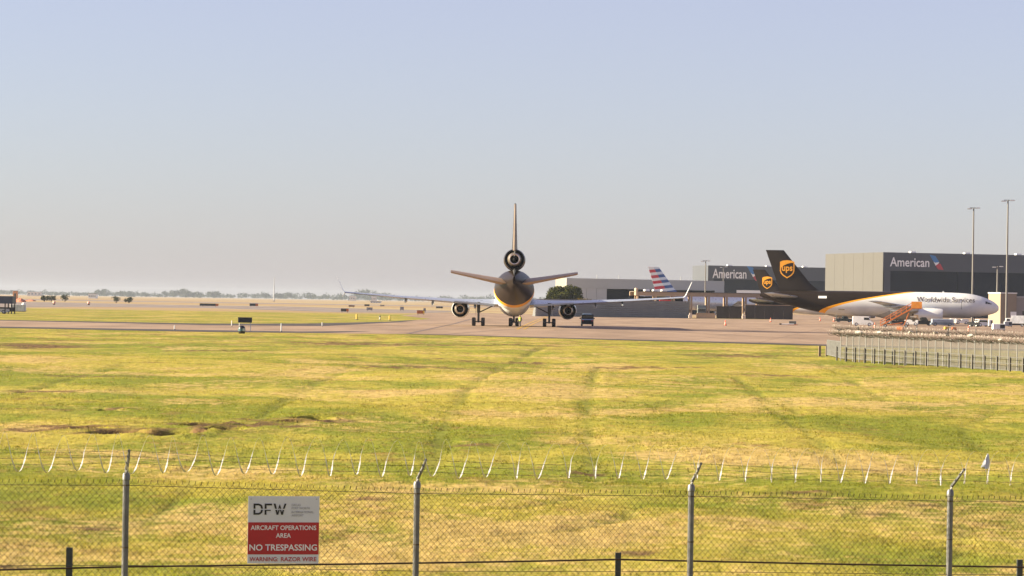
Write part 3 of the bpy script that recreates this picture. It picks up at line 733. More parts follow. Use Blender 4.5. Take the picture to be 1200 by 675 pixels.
# beige service building at far right
def service_building():
    c = GX(1172, 700); T = thing('service_building', 'sunlit beige service block with low grey wing at right edge', 'building', (c.x, c.y, 0), R(12))
    H = Hh(1180, 344, 700)
    CR = mat('cream_render', (.24, .19, .14), .8, var=.08, scale=.3)
    MB().box(0, 4.2, 0, 8, 0, H).build('tower', CR, T)
    MB().box(-.12, 4.32, -.12, 8.12, H, H + .25).build('parapet', WPAINT, T)
    MB().box(2.6, 4.1, -.25, 0, 0, 3.2).build('entrance_porch', WPAINT, T)
    MB().box(4.2, 18, .5, 8, 0, H - 1.0).build('low_wing', mat('grey_render', (.24, .22, .21), .8, var=.1), T)
    MB().box(4.2, 18, .3, 8, H - 1.0, H - .6).build('wing_roof', ROOFG, T)
    MB().box(5, 16, -.6, .2, .2, 1.6).build('planter_wall', TANC, T)
    for x in (6, 9.5, 13): MB().box(x, x + 1.4, .46, .52, 2.2, 3.4).build('window', GLASS, T)
service_building()

# ---------------------------------------------------------------- blast fence, canopy and walls
def blast_fence():
    a, b_ = GX(628, 752), GX(807, 770); L = (b_ - a).length
    T = thing('blast_fence', 'grey blast fence of horizontal metal slats behind the right wing', 'fence', (a.x, a.y, 0), face_dir(a, b_))
    n = 9; H = 4.55
    SL = mat('slat_grey', (.27, .275, .285), .5, .3, var=.12, scale=.5)
    slat = MB().prism([(0, 0), (.0, .10), (-.16, .44), (-.12, .48), (.05, .12), (.06, 0)], 'x', 0, L).mesh('slat', SL)
    for i in range(n): inst('slat', slat, T, (0, .55 * (i / n) ** 1.6 * -1 + .2, .06 + i * H / n))
    post = MB().prism([(.25, 0), (2.2, 0), (.1, H), (-.05, H)], 'x', -.06, .06).mesh('brace', mat('brace_grey', (.12, .12, .125), .6))
    k = int(L / 4.6)
    for i in range(k + 1): inst('brace', post, T, (i * L / k, .1, 0))
    back = MB().box(0, L, .32, .36, 0, H * .98).build('backing_sheet', mat('backing_grey', (.13, .135, .14), .6), T)
blast_fence()
def canopy():
    D = 800; a, b_ = GX(744, D), GX(906, 812); L = (b_ - a).length
    T = thing('canopy_walkway', 'tan concrete canopy on slim paired columns behind the blast fence', 'canopy', (a.x, a.y, 0), face_dir(a, b_))
    zt = Hh(760, 341.4, D); zb = Hh(760, 346.6, D)
    MB().box(0, L, -.2, 5, zt - .18, zt).build('roof_slab', mat('dark_edge', (.14, .11, .09), .7), T)
    MB().box(0, L, -.1, .25, zb, zt - .19).build('front_beam', TANC, T)
    MB().box(0, L, 4.6, 4.95, zb, zt - .19).build('rear_beam', TANC, T)
    col = MB().box(-.24, .24, -.2, .2, 0, zb).mesh('column', TANC)
    s = L / (906 - 744)
    for px in (747, 768, 789, 809.5, 830, 851, 873.5, 890):
        for dx, dy in ((0, 0), (3.6 * s, 4.6)): inst('column', col, T, ((px - 744) * s + dx, .1 + dy, 0))
    MB().box(0, (807 - 744) * s, 5.2, 5.5, 0, zb - .1).build('dark_backing', DOORN, T)  # added dark sheet for the darkness between the columns; hides the jet
    MB().box(0, .8, -.3, .9, zb, zt + .9, .15).build('end_pier', mat('pier_tan', (.5, .38, .27), .8), T)
    for x in (2, 3.6, 5.2): MB().box(x * 1.6, x * 1.6 + 1.5, 1, 2.4, zt, zt + .55, .1).build('roof_unit', WPAINT, T)
    return T
canopy()
def low_wall(label, px0, px1, ytop, D, M, name='screen_wall', cap=None):
    a, b_ = GX(px0, D), GX(px1, D); L = (b_ - a).length
    T = thing(name, label, 'wall', (a.x, a.y, 0), face_dir(a, b_)); H = Hh(px0, ytop, D)
    n = max(2, int(L / 2.4))
    for i in range(n): MB().box(L * i / n + .02, L * (i + 1) / n - .02, 0, .3, .0, H).build('wall_panel', M, T)
    MB().box(-.05, L + .05, -.05, .35, H, H + .14).build('coping', cap or M, T)
DKB = mat('dark_brown_mesh', (.035, .026, .022), .7, var=.3, scale=.4)
low_wall('dark screen wall under the canopy beside the tan wall', 839.5, 869.5, 359.3, 786, DKB)
low_wall('long dark screen wall under the brown tail cones', 873.5, 929, 357.5, 786, DKB, cap=TANC)
low_wall('low tan wall at the foot of the canopy', 816, 838, 367.3, 784, TANC)
for px, lab in ((809, 'pale concrete block at the end of the blast fence'), (871.5, 'pale concrete block between the two dark screen walls')):
    p = GX(px, 784); T = thing('concrete_block', lab, 'block', (p.x, p.y, 0))
    MB().box(-.5, .5, -.5, .5, 0, .9, .08).build('base', mat('pale_block', (.55, .46, .40), .8), T); MB().box(-.3, .3, -.3, .3, .9, 1.4, .05).build('cap', mat('pale_block', (0, 0, 0)), T)
p = GX(779, 792); T = thing('cargo_container', 'red cargo container under the canopy below the striped tail', 'container', (p.x, p.y, 0))
MB().box(-1.6, 1.6, -.8, .8, 3.3, 4.9, .08).build('box', RED, T); MB().box(-1.8, 1.8, -.9, .9, 3.1, 3.3).build('floor_rim', ALU, T)
for x in (-1.5, 1.5): MB().box(x - .1, x + .1, -.1, .1, 0, 3.1).build('leg', GEAR, T)

# ---------------------------------------------------------------- vehicles
def vehicle(name, label, cat, loc, rz, L, W_, H, kind, M, group=None, wr=.36, cargo=None):
    """local: +y forward, centred; profile in y,z"""
    T = thing(name, label, cat, (loc[0], loc[1], .012), rz, group)
    h = L / 2; g = wr * .75
    prof = {'suv': [(-h, g), (h, g), (h, H * .5), (h - .15, H * .56), (h * .45, H * .6), (h * .18, H * .97), (-h * .8, H), (-h * .97, H * .62), (-h, H * .5)],
            'pickup': [(-h, g), (h, g), (h, H * .5), (h * .5, H * .58), (h * .3, H * .98), (-h * .15, H), (-h * .2, H * .58), (-h, H * .56)],
            'van': [(-h, g), (h, g), (h, H * .42), (h * .78, H * .55), (h * .58, H * .98), (-h * .98, H), (-h, H * .9)],
            'tug': [(-h, g), (h, g), (h, H * .62), (h * .2, H * .66), (-h * .1, H * .60), (-h * .15, H * .45), (-h * .6, H * .45), (-h * .65, H * .62), (-h, H * .62)],
            'truck': [(h * .42, g), (h, g), (h, H * .45), (h * .93, H * .76), (h * .45, H * .78), (h * .42, H * .6)],
            'flat': [(-h, g), (h, g), (h, g + .35), (-h, g + .35)]}[kind]
    mb = MB()
    n = len(prof); cz = sum(p_[1] for p_ in prof) / n
    def lay(x, k): return [(x, y * (1 - .05 * k), z if z < H * .6 else z - .03 * k) for y, z in prof]
    mb.loft([lay(-W_ / 2, 1), lay(-W_ / 2 + .07, 0), lay(W_ / 2 - .07, 0), lay(W_ / 2, 1)], True)
    body = mb.build('body', M, T)
    if kind in ('suv', 'pickup', 'van'):
        a, b_ = {'suv': (h * .36, -h * .78), 'pickup': (h * .36, -h * .08), 'van': (h * .6, h * .1)}[kind]
        for s in (-1, 1):
            MB().box(min(s * (W_ / 2 - .03), s * (W_ / 2 + .015)), max(s * (W_ / 2 - .03), s * (W_ / 2 + .015)), b_, a, H * .64, H * .9, .02).build('side_window', GLASS, T)
            MB().box(s * (W_ / 2 + .14) - .12, s * (W_ / 2 + .14) + .12, a - .1, a + .05, H * .6, H * .72, .03).build('mirror', BLKP, T)
            MB().box(s * W_ * .38 - .14, s * W_ * .38 + .14, -h - .03, -h + .06, H * .42, H * .55).build('tail_lamp', TAILLAMP, T)
            MB().box(s * W_ * .36 - .16, s * W_ * .36 + .16, h - .06, h + .03, H * .36, H * .46).build('headlight', LAMP, T)
        rb = {'suv': -h * .9, 'pickup': -h * .19, 'van': -h}[kind]
        MB().box(-W_ * .40, W_ * .40, rb - .06, rb + .03, H * .65, H * .92).build('rear_window', GLASS, T)
        f0, f1 = {'suv': (h * .44, h * .19), 'pickup': (h * .49, h * .31), 'van': (h * .79, h * .60)}[kind]
        MB().add([(-W_ * .42, f0 + .03, H * .62), (W_ * .42, f0 + .03, H * .62), (W_ * .38, f1 + .04, H * .95), (-W_ * .38, f1 + .04, H * .95)], [(0, 1, 2, 3)]).build('windscreen', GLASS, T)
        MB().box(-W_ * .48, W_ * .48, -h - .1, -h + .02, g, g + .22).build('bumper', BLKP, T); MB().box(-W_ * .48, W_ * .48, h - .02, h + .1, g, g + .22).build('bumper', BLKP, T)
    if kind == 'truck':
        MB().box(-W_ / 2, W_ / 2, -h, h * .38, H * .28, H, .04).build('cargo_box', cargo or WPAINT, T)
        MB().box(-W_ * .42, W_ * .42, -h, h * .9, wr * .8, H * .28).build('chassis', BLKP, T)
        MB().box(-W_ * .4, W_ * .4, h * .94, h + .02, H * .5, H * .72).build('windscreen', GLASS, T)
        for s in (-1, 1): MB().box(s * W_ / 2 - .02, s * W_ / 2 + .02, h * .55, h * .85, H * .5, H * .7).build('side_window', GLASS, T)
    if kind == 'tug':
        MB().box(-W_ * .3, W_ * .3, -h * .55, -h * .15, H * .45, H * .56).build('seat', BLKP, T)
        MB().tube([(0, h * .1, H * .62), (0, -h * .05, H * .8)], .04).build('steering_column', BLKP, T)
        MB().box(-W_ * .45, W_ * .45, -h * .8, h * .2, H * .96, H).build('canopy', cargo or M, T)
        for x in (-.42, .42):
            for y in (-.75, .15): MB().tube([(x * W_, y * h, H * .6), (x * W_, y * h, H * .97)], .035).build('canopy_post', BLKP, T)
    if kind == 'flat' and cargo:
        MB().box(-W_ * .46, W_ * .46, -h * .92, h * .92, g + .36, H, .12).build('load', cargo, T)
    for s in (-1, 1):
        for y in (-.62, .62): add_wheel(T, (s * (W_ / 2 - .1), y * h, wr), wr, .24)
    return T
p = G(688, 382.0)
sv = vehicle('utility_vehicle', 'dark utility vehicle parked under the right wing beyond the engine', 'car', (p.x, p.y), R(0), 4.8, 1.95, 1.85, 'suv', mat('dark_blue_paint', (.010, .012, .018), .45, spec=.25))
MB().box(-.75, .75, -.3, .1, 1.86, 1.98, .03).build('roof_light_bar', mat('blue_lens', (.35, .5, .7), .2), sv)
MB().box(-.92, .92, -2.46, -2.42, .98, 1.12).build('tailgate_stripe', mat('pale_blue', (.30, .42, .60), .3), sv)
ramp_list = [
 ('airport_van', 'white service van with dark windows left of the orange stairs', 'van', 1011, 382.2, R(-97), 4.1, 1.85, 1.9, 'van', WPAINT, None),
 ('baggage_tractor', 'black baggage tractor behind the foot of the orange stairs', 'tractor', 1052, 381.6, R(-95), 3.0, 1.5, 1.7, 'tug', BLKP, None),
 ('baggage_tractor', 'white baggage tractor just right of the orange stairs', 'tractor', 1068, 381.6, R(80), 2.8, 1.6, 1.9, 'tug', WPAINT, WPAINT),
 ('pickup_truck', 'black pickup truck in front of the white engine', 'truck', 1081, 381.5, R(-90), 4.4, 1.8, 1.8, 'pickup', BLKP, None),
 ('flatbed_loader', 'blue grey flatbed loader below the lettering on the cargo jet', 'loader', 1104, 382.0, R(-92), 5.0, 2.0, 1.5, 'flat', mat('blue_grey', (.16, .20, .26), .5), mat('blue_grey2', (.30, .34, .40), .5)),
 ('baggage_tractor', 'white baggage tractor with canopy under the forward fuselage', 'tractor', 1127, 379.8, R(-90), 3.2, 1.6, 1.9, 'tug', WPAINT, WPAINT),
 ('baggage_tractor', 'black ground power tractor beside the white pickup', 'tractor', 1141, 383.0, R(60), 2.2, 1.5, 1.6, 'tug', BLKP, BLKP),
 ('pickup_truck', 'white pickup truck under the nose of the cargo jet', 'truck', 1152, 382.8, R(-70), 3.6, 1.8, 1.5, 'suv', WPAINT, None),
 ('box_truck', 'white box truck at the right edge of the apron', 'truck', 1190, 382.8, R(80), 4.6, 2.2, 2.4, 'truck', WPAINT, mat('pale_box', (.62, .64, .68), .5)),
 ('pickup_truck', 'green grey pickup truck below the brown fuselage', 'truck', 989, 377.6, R(-90), 4.2, 1.8, 1.5, 'pickup', mat('greenish', (.03, .05, .045), .4), None),
 ('tow_tractor', 'olive tow tractor in front of the beige service block', 'tractor', 1170, 379.0, R(-90), 3.6, 2.2, 1.6, 'tug', mat('olive', (.20, .19, .06), .5), None)]
for nm, lab, cat, px, py, rz, L, W_, H, kind, M, cargo in ramp_list:
    p = G(px, py); vehicle(nm, lab, cat, (p.x, p.y), rz, L, W_, H, kind, M, cargo=cargo)
p = GX(822, 795); vehicle('fuel_truck', 'grey box truck parked under the canopy', 'truck', (p.x, p.y), R(178), 6.5, 2.3, 3.6, 'truck', mat('truck_grey', (.12, .13, .13), .5), cargo=mat('truck_grey_box', (.18, .20, .20), .5))
def ground_unit(name, label, cat, px, py, w, d, h, M, M2):
    p = G(px, py); T = thing(name, label, cat, (p.x, p.y, .012))
    MB().box(-w / 2, w / 2, -d / 2, d / 2, .25, h, .06).build('housing', M, T)
    MB().box(w * .08, w * .47, -d / 2 - .03, -d / 2, .45, h * .9).build('access_panel', M2, T)
    for s in (-1, 1): add_wheel(T, (s * (w / 2 - .1), 0, .22), .22, .14)
    MB().tube([(0, -d / 2, .3), (0, -d / 2 - .8, .22)], .04).build('tow_bar', GEAR, T)
ground_unit('ground_power_unit', 'white and black ground unit nearest the fence at right', 'generator', 1170, 388.0, 2.1, 1.3, 1.25, WPAINT, BLKP)
ground_unit('ground_power_unit', 'tall white ground unit between pickup and nose wheel', 'generator', 1160.5, 383.2, .85, .8, 1.5, WPAINT, GEAR)
ground_unit('air_start_unit', 'small white unit below the jet belly behind the loader', 'generator', 1117, 379.6, 1.6, 1.2, 1.3, WPAINT, GEAR)
ground_unit('air_start_unit', 'grey low unit beside the olive tow tractor', 'generator', 1181, 383.5, 1.6, 1.2, 1.2, mat('unit_grey', (.35, .36, .38), .5), GEAR)

def airstairs():
    p = G(1031, 383.2); T = thing('airstairs', 'orange mobile airstairs rising to the wing of the cargo jet', 'stairs', (p.x, p.y, .012), R(-12))
    L, H = 6.0, 3.7
    for y in (-.65, .65):
        mb = MB(); mb.prism([(0, .25), (.3, .2), (L, H - .25), (L, H)], 'y', y - .05, y + .05); mb.build('stringer', ORANGE, T)
        for z in (.55, 1.0): MB().tube([(.1, y, .25 + z), (L, y, H + z)], .04, 6).build('handrail', ORANGE, T)
        for i in range(7):
            f = i / 6; MB().tube([(.1 + f * (L - .1), y, .2 + f * (H - .2)), (.1 + f * (L - .1), y, 1.25 + f * (H - .25))], .03, 6).build('rail_post', ORANGE, T)
    step = MB().box(-.14, .14, -.6, .6, -.02, .02).mesh('step', mat('rust', (.25, .08, .03), .7))
    for i in range(17): inst('step', step, T, (.2 + i * (L - .3) / 16, 0, .3 + i * (H - .4) / 16))
    MB().box(L, L + 1.9, -.8, .8, H - .12, H).build('platform', ORANGE, T)
    for y in (-.8, .8): MB().box(L, L + 1.9, y - .04, y + .04, H, H + 1.25).build('platform_side', mat('bright_orange', (.55, .20, .02), .5), T)
    for x in (1.2, 4.6): 
        for y in (-.6, .6): MB().tube([(x, y, .35), (x + (L - x) * .65, y, H * .75 if x > 2 else .9)], .06, 6).build('brace', ORANGE, T)
    MB().box(.5, 5.6, -.6, .6, .32, .48).build('chassis', mat('rust', (0, 0, 0)), T)
    for x in (1.0, 5.0):
        for y in (-.65, .65):
            a, q = wheel_mesh(.3, .2); o = inst('wheel', a, T, (x, y, .3), (0, 0, R(90))); inst('rim', q, o)
airstairs()

# cones, ramp poles
cone = [MB().lathe([(.0, .19), (.03, .19), (.05, .15), (.7, .03), (.72, .0)], axis='z', n=12).mesh('cone_body', mat('cone_orange', (.80, .13, .05), .5), True), MB().box(-.22, .22, -.22, .22, 0, .035).mesh('cone_base', BLKP), MB().lathe([(.3, .105), (.42, .08)], axis='z', n=12).mesh('cone_band', WPAINT)]
CONES = [(961, 376.3, 'traffic cone behind the tail of the large cargo jet, leftmost of two'), (977, 376.8, 'traffic cone behind the tail of the large cargo jet, rightmost of two'), (903, 377.5, 'lone traffic cone on the apron below the long dark wall'), (850, 381.5, 'lone traffic cone on the taxiway below the dark screen wall'), (1025, 384.5, 'traffic cone at the foot of the orange stairs'), (1135, 388.5, 'traffic cone between the fence and the black ground power tractor')]
for px, py, lab in CONES:
    p = G(px, py); T = thing('traffic_cone', lab, 'cone', (p.x, p.y, .02), 0, 'traffic cones on the apron'); T.scale = (1.4,) * 3
    inst('cone_body', cone[0], T); inst('cone_base', cone[1], T); inst('cone_band', cone[2], T)
def marker(px, py, h, lab, M, w=.06, name='edge_marker', cap=None, group=None):
    p = G(px, py); T = thing(name, lab, 'marker', (p.x, p.y, 0), 0, group)
    MB().tube([(0, 0, 0), (0, 0, h)], w, 8).build('stake', M, T, True); MB().lathe([(0, w * 2.2), (.06, w * 2), (.1, w)], axis='z', n=10, caps=True).build('base', GEAR, T)
    if cap: MB().lathe([(h, w * 1.1), (h + .1, w * 1.8), (h + .25, w * 1.5), (h + .3, .01)], axis='z', n=10).build('cap', cap, T, True)
ml = mat('marker_white', (.7, .7, .68), .5)
for px, py, h, lab in ((204.5, 386.5, .5, 'white edge marker left of the black barrel, far left on the taxiway'), (271.5, 382.5, .75, 'white edge marker behind the black guidance sign'), (329.5, 388.8, .95, 'tall white edge marker right of the black barrel'), (377.5, 382.5, .55, 'white edge marker below the left wing tip')):
    marker(px, py, h, lab, ml, group='white markers along the taxiway edge')
marker(418, 374.5, 1.0, 'yellow bollard left of the black post in mid grass', YELLOWP, .16, 'bollard')
marker(456.5, 375.3, .85, 'yellow bollard right of the black post in mid grass', YELLOWP, .14, 'bollard')
marker(445, 374.8, .5, 'white post with fat black lamp between the yellow bollards', ml, .1, 'light_post', BLKP)
for px, py, h, lab in ((1005.5, 394.5, 1.3, 'thin dark apron post left of the orange stairs'), (1074, 393.0, 1.25, 'thick dark apron post right of the orange stairs'), (1111, 390.5, .8, 'dark apron post below the lettering on the cargo jet'), (1143.5, 390.5, .6, 'short dark apron post below the black tractor')):
    marker(px, py, h, lab, GEAR, .09, 'apron_post')

# ---------------------------------------------------------------- airfield signs and left-hand details
def airfield_sign(px, py, wpx, hpx, lab, M, M2, legs=True, split=1.0):
    p = G(px, py); k = p.y / F; w = wpx * k; h = hpx * k; z0 = .35 if legs else .1
    T = thing('airfield_sign', lab, 'sign', (p.x, p.y, 0))
    MB().box(-w / 2, -w / 2 + w * split, -.12, .12, z0, z0 + h, .02).build('board', M, T)
    if split < 1: MB().box(-w / 2 + w * split, w / 2, -.12, .12, z0, z0 + h, .02).build('side_board', M2, T)
    MB().box(-w / 2 - .03, w / 2 + .03, -.14, .14, z0 + h, z0 + h + .05).build('frame_top', GEAR, T)
    for x in (-w * .35, w * .35): MB().box(x - .04, x + .04, -.04, .04, 0, z0).build('leg', GEAR, T)
dkw = mat('weathered_dark', (.05, .045, .04), .7); grw = mat('weathered_grey', (.30, .28, .26), .7)
for px, py, w, h, lab, M, M2, sp in ((245, 359.5, 22, 2.6, 'long low black and orange airfield sign in the far left field', BLKP, ORANGE, .85), (297.5, 359.6, 10, 2.8, 'black airfield sign with orange end in the far field', BLKP, ORANGE, .7), (404, 366.5, 9, 3.2, 'dark airfield sign with orange end left of the yellow bollards', dkw, ORANGE, .7),
                              (412, 360.5, 7, 1.8, 'small brown airfield sign below the distant pale building', mat('brown_board', (.22, .12, .07), .7), dkw, 1), (433, 364.6, 7, 2.8, 'grey airfield sign in the field under the left wing', grw, dkw, 1), (430, 359.5, 6, 2.0, 'black airfield sign just above the grey one', BLKP, dkw, 1), (471, 364.3, 4.5, 3.5, 'small grey airfield sign near the outer wing fairing', grw, dkw, 1),
                              (493, 369.3, 9, 3.8, 'bright orange airfield sign left of the trijet engine', ORANGE, YELLOWP, .8), (497.5, 366.2, 3, 3.5, 'narrow grey airfield sign behind the bright orange one', grw, dkw, 1), (515, 362.2, 8, 2.0, 'dark long airfield sign next to the left wing root', dkw, dkw, 1), (448, 359.6, 5, 1.5, 'tiny grey sign far out under the left wing', grw, dkw, 1)):
    airfield_sign(px, py, w, h, lab, M, M2, True, sp)
def big_sign():
    p = G(283, 388.6); T = thing('guidance_sign', 'black guidance sign on posts at the near taxiway edge', 'sign', (p.x, p.y + 4, 0))
    MB().box(-.78, .78, -.12, .12, .95, 1.5, .03).build('board', BLKP, T); MB().box(-.80, .80, -.14, .14, 1.5, 1.54).build('frame_top', GEAR, T)
    for x in (-.62, .62): MB().tube([(x, 0, 0), (x, 0, .95)], .035, 8).build('post', STEEL, T)
    q = G(283.3, 390.8); B = thing('barrel_light', 'black round barrel light in front of the guidance sign', 'light', (q.x, q.y, 0))
    MB().lathe([(.0, .30), (.1, .36), (.45, .37), (.68, .33), (.80, .2), (.83, .01)], axis='z', n=18, caps=True).build('drum', BLKP, B, True)
    MB().lathe([(.26, .375), (.5, .378)], axis='z', n=18).build('band', mat('teal_band', (.05, .12, .14), .3), B, True)
    MB().box(.12, .34, -.36, -.26, .25, .55).build('lens', mat('teal_lens', (.35, .42, .42), .2), B)
    MB().box(-.3, .3, -.3, .3, 0, .05).build('base', GEAR, B)
big_sign()
def shelter():
    p = G(4, 367.6); T = thing('shelter', 'open shelter with dark pitched roof at the left edge', 'shelter', (p.x, p.y, 0), R(4))
    k = p.y / F
    RF = mat('blue_grey_roof', (.05, .06, .08), .6)
    MB().prism([(-3.2, 1.9), (3.2, 1.9), (2.9, 3.3), (-2.9, 3.3)], 'x', -7, 2.0).build('roof', RF, T).rotation_euler = (0, 0, 0)
    for x in (-6.6, -2.2, .6, 1.8):
        for y in (-2.8, 2.8): MB().box(x - .1, x + .1, y - .1, y + .1, 0, 1.9).build('post', DARKM, T)
    MB().box(-6.6, 1.8, 2.65, 2.75, .4, 1.2).build('back_rail', GEAR, T)
    vehicle('pickup_truck', 'white pickup truck parked under the open shelter', 'truck', (p.x - 1.2, p.y - .5), R(92), 4.6, 1.8, 1.65, 'pickup', WPAINT)
    q = G(10.5, 366.5)
    w = G(21, 365.2); U = thing('utility_cabinet', 'pale low utility cabinet right of the shelter', 'cabinet', (w.x, w.y, 0))
    MB().box(-1.5, 1.5, -.7, .7, .1, 1.5, .05).build('housing', mat('cabinet', (.5, .5, .5), .6), U); MB().box(-1.6, 1.6, -.8, .8, 0, .1).build('plinth', TANC, U)
    for x in (-.75, .75): MB().box(x - .65, x + .65, -.73, -.70, .25, 1.4).build('door', mat('cabinet_door', (.55, .55, .54), .6), U)
    w = G(28, 364.2); U = thing('storage_tank', 'small white upright tank beside the low cabinet', 'tank', (w.x, w.y, 0))
    MB().lathe([(0, .5), (1.5, .5), (1.8, .3), (1.85, .02)], axis='z', n=18, caps=True).build('drum', WPAINT, U, True); MB().box(-.8, .8, -.8, .8, 0, .08).build('plinth', TANC, U)
shelter()
# orange works at far left, low shrubs
def heap(px, py, wpx, hpx, lab, M, name='soil_heap', cat='heap'):
    p = G(px, py); k = p.y / F; w = wpx * k; h = hpx * k
    mb = MB(); n = 22; rings = []
    for i in range(8):
        f = i / 7; ring = []
        for j in range(n):
            a = 2 * math.pi * j / n; r = (1 - f) ** .8 * (1 + .25 * math.sin(a * 3 + px) + .15 * random.uniform(-1, 1))
            ring.append((math.cos(a) * r * w / 2, math.sin(a) * r * w / 3, h * math.sin(f * math.pi / 2) * (1 + .1 * random.uniform(-1, 1))))
        rings.append(ring)
    mb.loft(rings, True); T = thing(name, lab, cat, (p.x, p.y, -.05)); mb.build('mound', M, T, True)
heap(24, 354.0, 14, 4.5, 'orange red soil heap right of the shelter roof', mat('red_soil', (.45, .16, .09), .9, var=.3, scale=.3))
heap(36, 353.0, 16, 2.0, 'low orange red soil bank beside the taller heap', mat('red_soil', (0, 0, 0)))
p = GX(18, 1500); T = thing('works_cabin', 'small orange cabin standing on the far left field', 'cabin', (p.x, p.y, 0))
MB().box(-1.2, 1.2, -1, 1, 0, 5.2, .05).build('wall', mat('cabin_orange', (.65, .30, .12), .6), T); MB().box(-1.4, 1.4, -1.2, 1.2, 5.2, 5.5).build('roof', ROOFG, T); MB().box(-.5, .5, -1.04, -1, 2.6, 4).build('window', GLASS, T)
for px, py, lab in ((63.5, 354.6, 'small orange works lamp in the far left field, left one'), (104, 355.0, 'small orange works lamp in the far left field, right one')):
    p = G(px, py + 2.5); T = thing('works_lamp', lab, 'lamp', (p.x, p.y, 0)); MB().box(-.35, .35, -.2, .2, 0, .4).build('base', GEAR, T); MB().lathe([(.4, .3), (.7, .55), (1.2, .5), (1.4, .1)], axis='z', n=12, caps=True).build('lamp_head', mat('pale_orange', (.8, .42, .3), .4), T, True)

# ---------------------------------------------------------------- trees
def leaf_mat(name, c1, c2):
    if name in MATS: return MATS[name]
    M, t, b = new_mat(name)
    g = nd(t, 'ShaderNodeNewGeometry'); n1 = noise(t, g.outputs['Position'], .6, 4)
    rnd = g.outputs['Random Per Island']
    c = mixc(t, ramp(t, mathn(t, 'ADD', mathn(t, 'MULTIPLY', n1, .6), mathn(t, 'MULTIPLY', rnd, .4)), .3, .7), c1, c2)
    di = nd(t, 'ShaderNodeBsdfDiffuse'); tr = nd(t, 'ShaderNodeBsdfTranslucent'); mx = nd(t, 'ShaderNodeMixShader'); mx.inputs[0].default_value = .25
    lk(t, c, di.inputs[0]); lk(t, c, tr.inputs[0]); lk(t, di.outputs[0], mx.inputs[1]); lk(t, tr.outputs[0], mx.inputs[2]); lk(t, mx.outputs[0], t.nodes['Material Output'].inputs['Surface'])
    MATS[name] = M; return M
def leaf_cloud(cs, n, size, rg):
    """n small two-triangle leaves clustered on lumps cs: (x,y,z,r)"""
    cs = np.array(cs); i = rg.integers(0, len(cs), n); c = cs[i]
    d = rg.normal(size=(n, 3)); d /= np.linalg.norm(d, axis=1)[:, None]
    r = c[:, 3] * rg.uniform(.35, 1.08, n) ** .6
    p = c[:, :3] + d * r[:, None] * np.array([1, 1, .82])
    u = rg.normal(size=(n, 3)); u /= np.linalg.norm(u, axis=1)[:, None]; w = np.cross(u, d + rg.normal(size=(n, 3)) * .5); w /= np.linalg.norm(w, axis=1)[:, None]
    s = size * rg.uniform(.6, 1.4, n)[:, None]
    v = np.stack((p - u * s, p + w * s * .5, p + u * s, p - w * s * .5), 1).reshape(-1, 3)
    return v
def quad_mesh(name, v, M):
    me = bpy.data.meshes.new(name); n = len(v)
    me.vertices.add(n); me.vertices.foreach_set('co', v.astype(np.float32).ravel())
    me.loops.add(n); me.loops.foreach_set('vertex_index', np.arange(n, dtype=np.int32))
    me.polygons.add(n // 4); me.polygons.foreach_set('loop_start', np.arange(0, n, 4, dtype=np.int32)); me.update(calc_edges=True); me.materials.append(M); return me
BARK = mat('bark', (.09, .065, .045), .9, var=.3, scale=2, bump=.4)
def tree(lab, loc, w, H, n, size, M, seed, name='broadleaf_tree', trunk=.3):
    rg = np.random.default_rng(seed); T = thing(name, lab, 'tree', loc)
    mb = MB(); h0 = H * .32
    mb.tube([(0, 0, -.1), (.1, 0, h0 * .5), (0, .1, h0), (.1, .1, H * .6)], [trunk, trunk * .8, trunk * .65, trunk * .2], 8)
    cs = []
    for k in range(18):
        a = rg.uniform(0, 6.28); rr = w / 2 * rg.uniform(.15, .74); z = H * rg.uniform(.38, .82) - abs(rr) * .12
        r = w * rg.uniform(.13, .22); z = min(z, H - r * .85)
        x, y = math.cos(a) * rr, math.sin(a) * rr; cs.append((x, y, z, r))
        mb.tube([(0, 0, h0 * rg.uniform(.8, 1.2)), (x * .5, y * .5, z * .75), (x, y, z)], [trunk * .4, trunk * .22, trunk * .06], 5)
    mb.build('trunk', BARK, T, True)
    o = bpy.data.objects.new('crown', quad_mesh('crown', leaf_cloud(cs, n, size, rg), M)); COL.objects.link(o); o.parent = T
LF1 = leaf_mat('dark_leaf', (.022, .032, .010), (.085, .085, .022)); LF2 = leaf_mat('golden_leaf', (.09, .075, .015), (.22, .15, .04)); LF3 = leaf_mat('far_leaf', (.025, .035, .02), (.06, .07, .03))
p = GX(665, 880); tree('large dark green spreading tree behind the right wing', (p.x, p.y, 0), 12.4, 9.4, 9000, .30, LF1, 4, trunk=.4)
p = GX(652, 872); tree('rounded green tree overlapping the left of the large tree', (p.x, p.y, 0), 7.5, 7.6, 4000, .28, LF1, 14)
p = GX(682, 868); tree('small golden green bush tree at the right of the large tree', (p.x, p.y, 0), 6.5, 5.6, 3500, .26, LF2, 6)
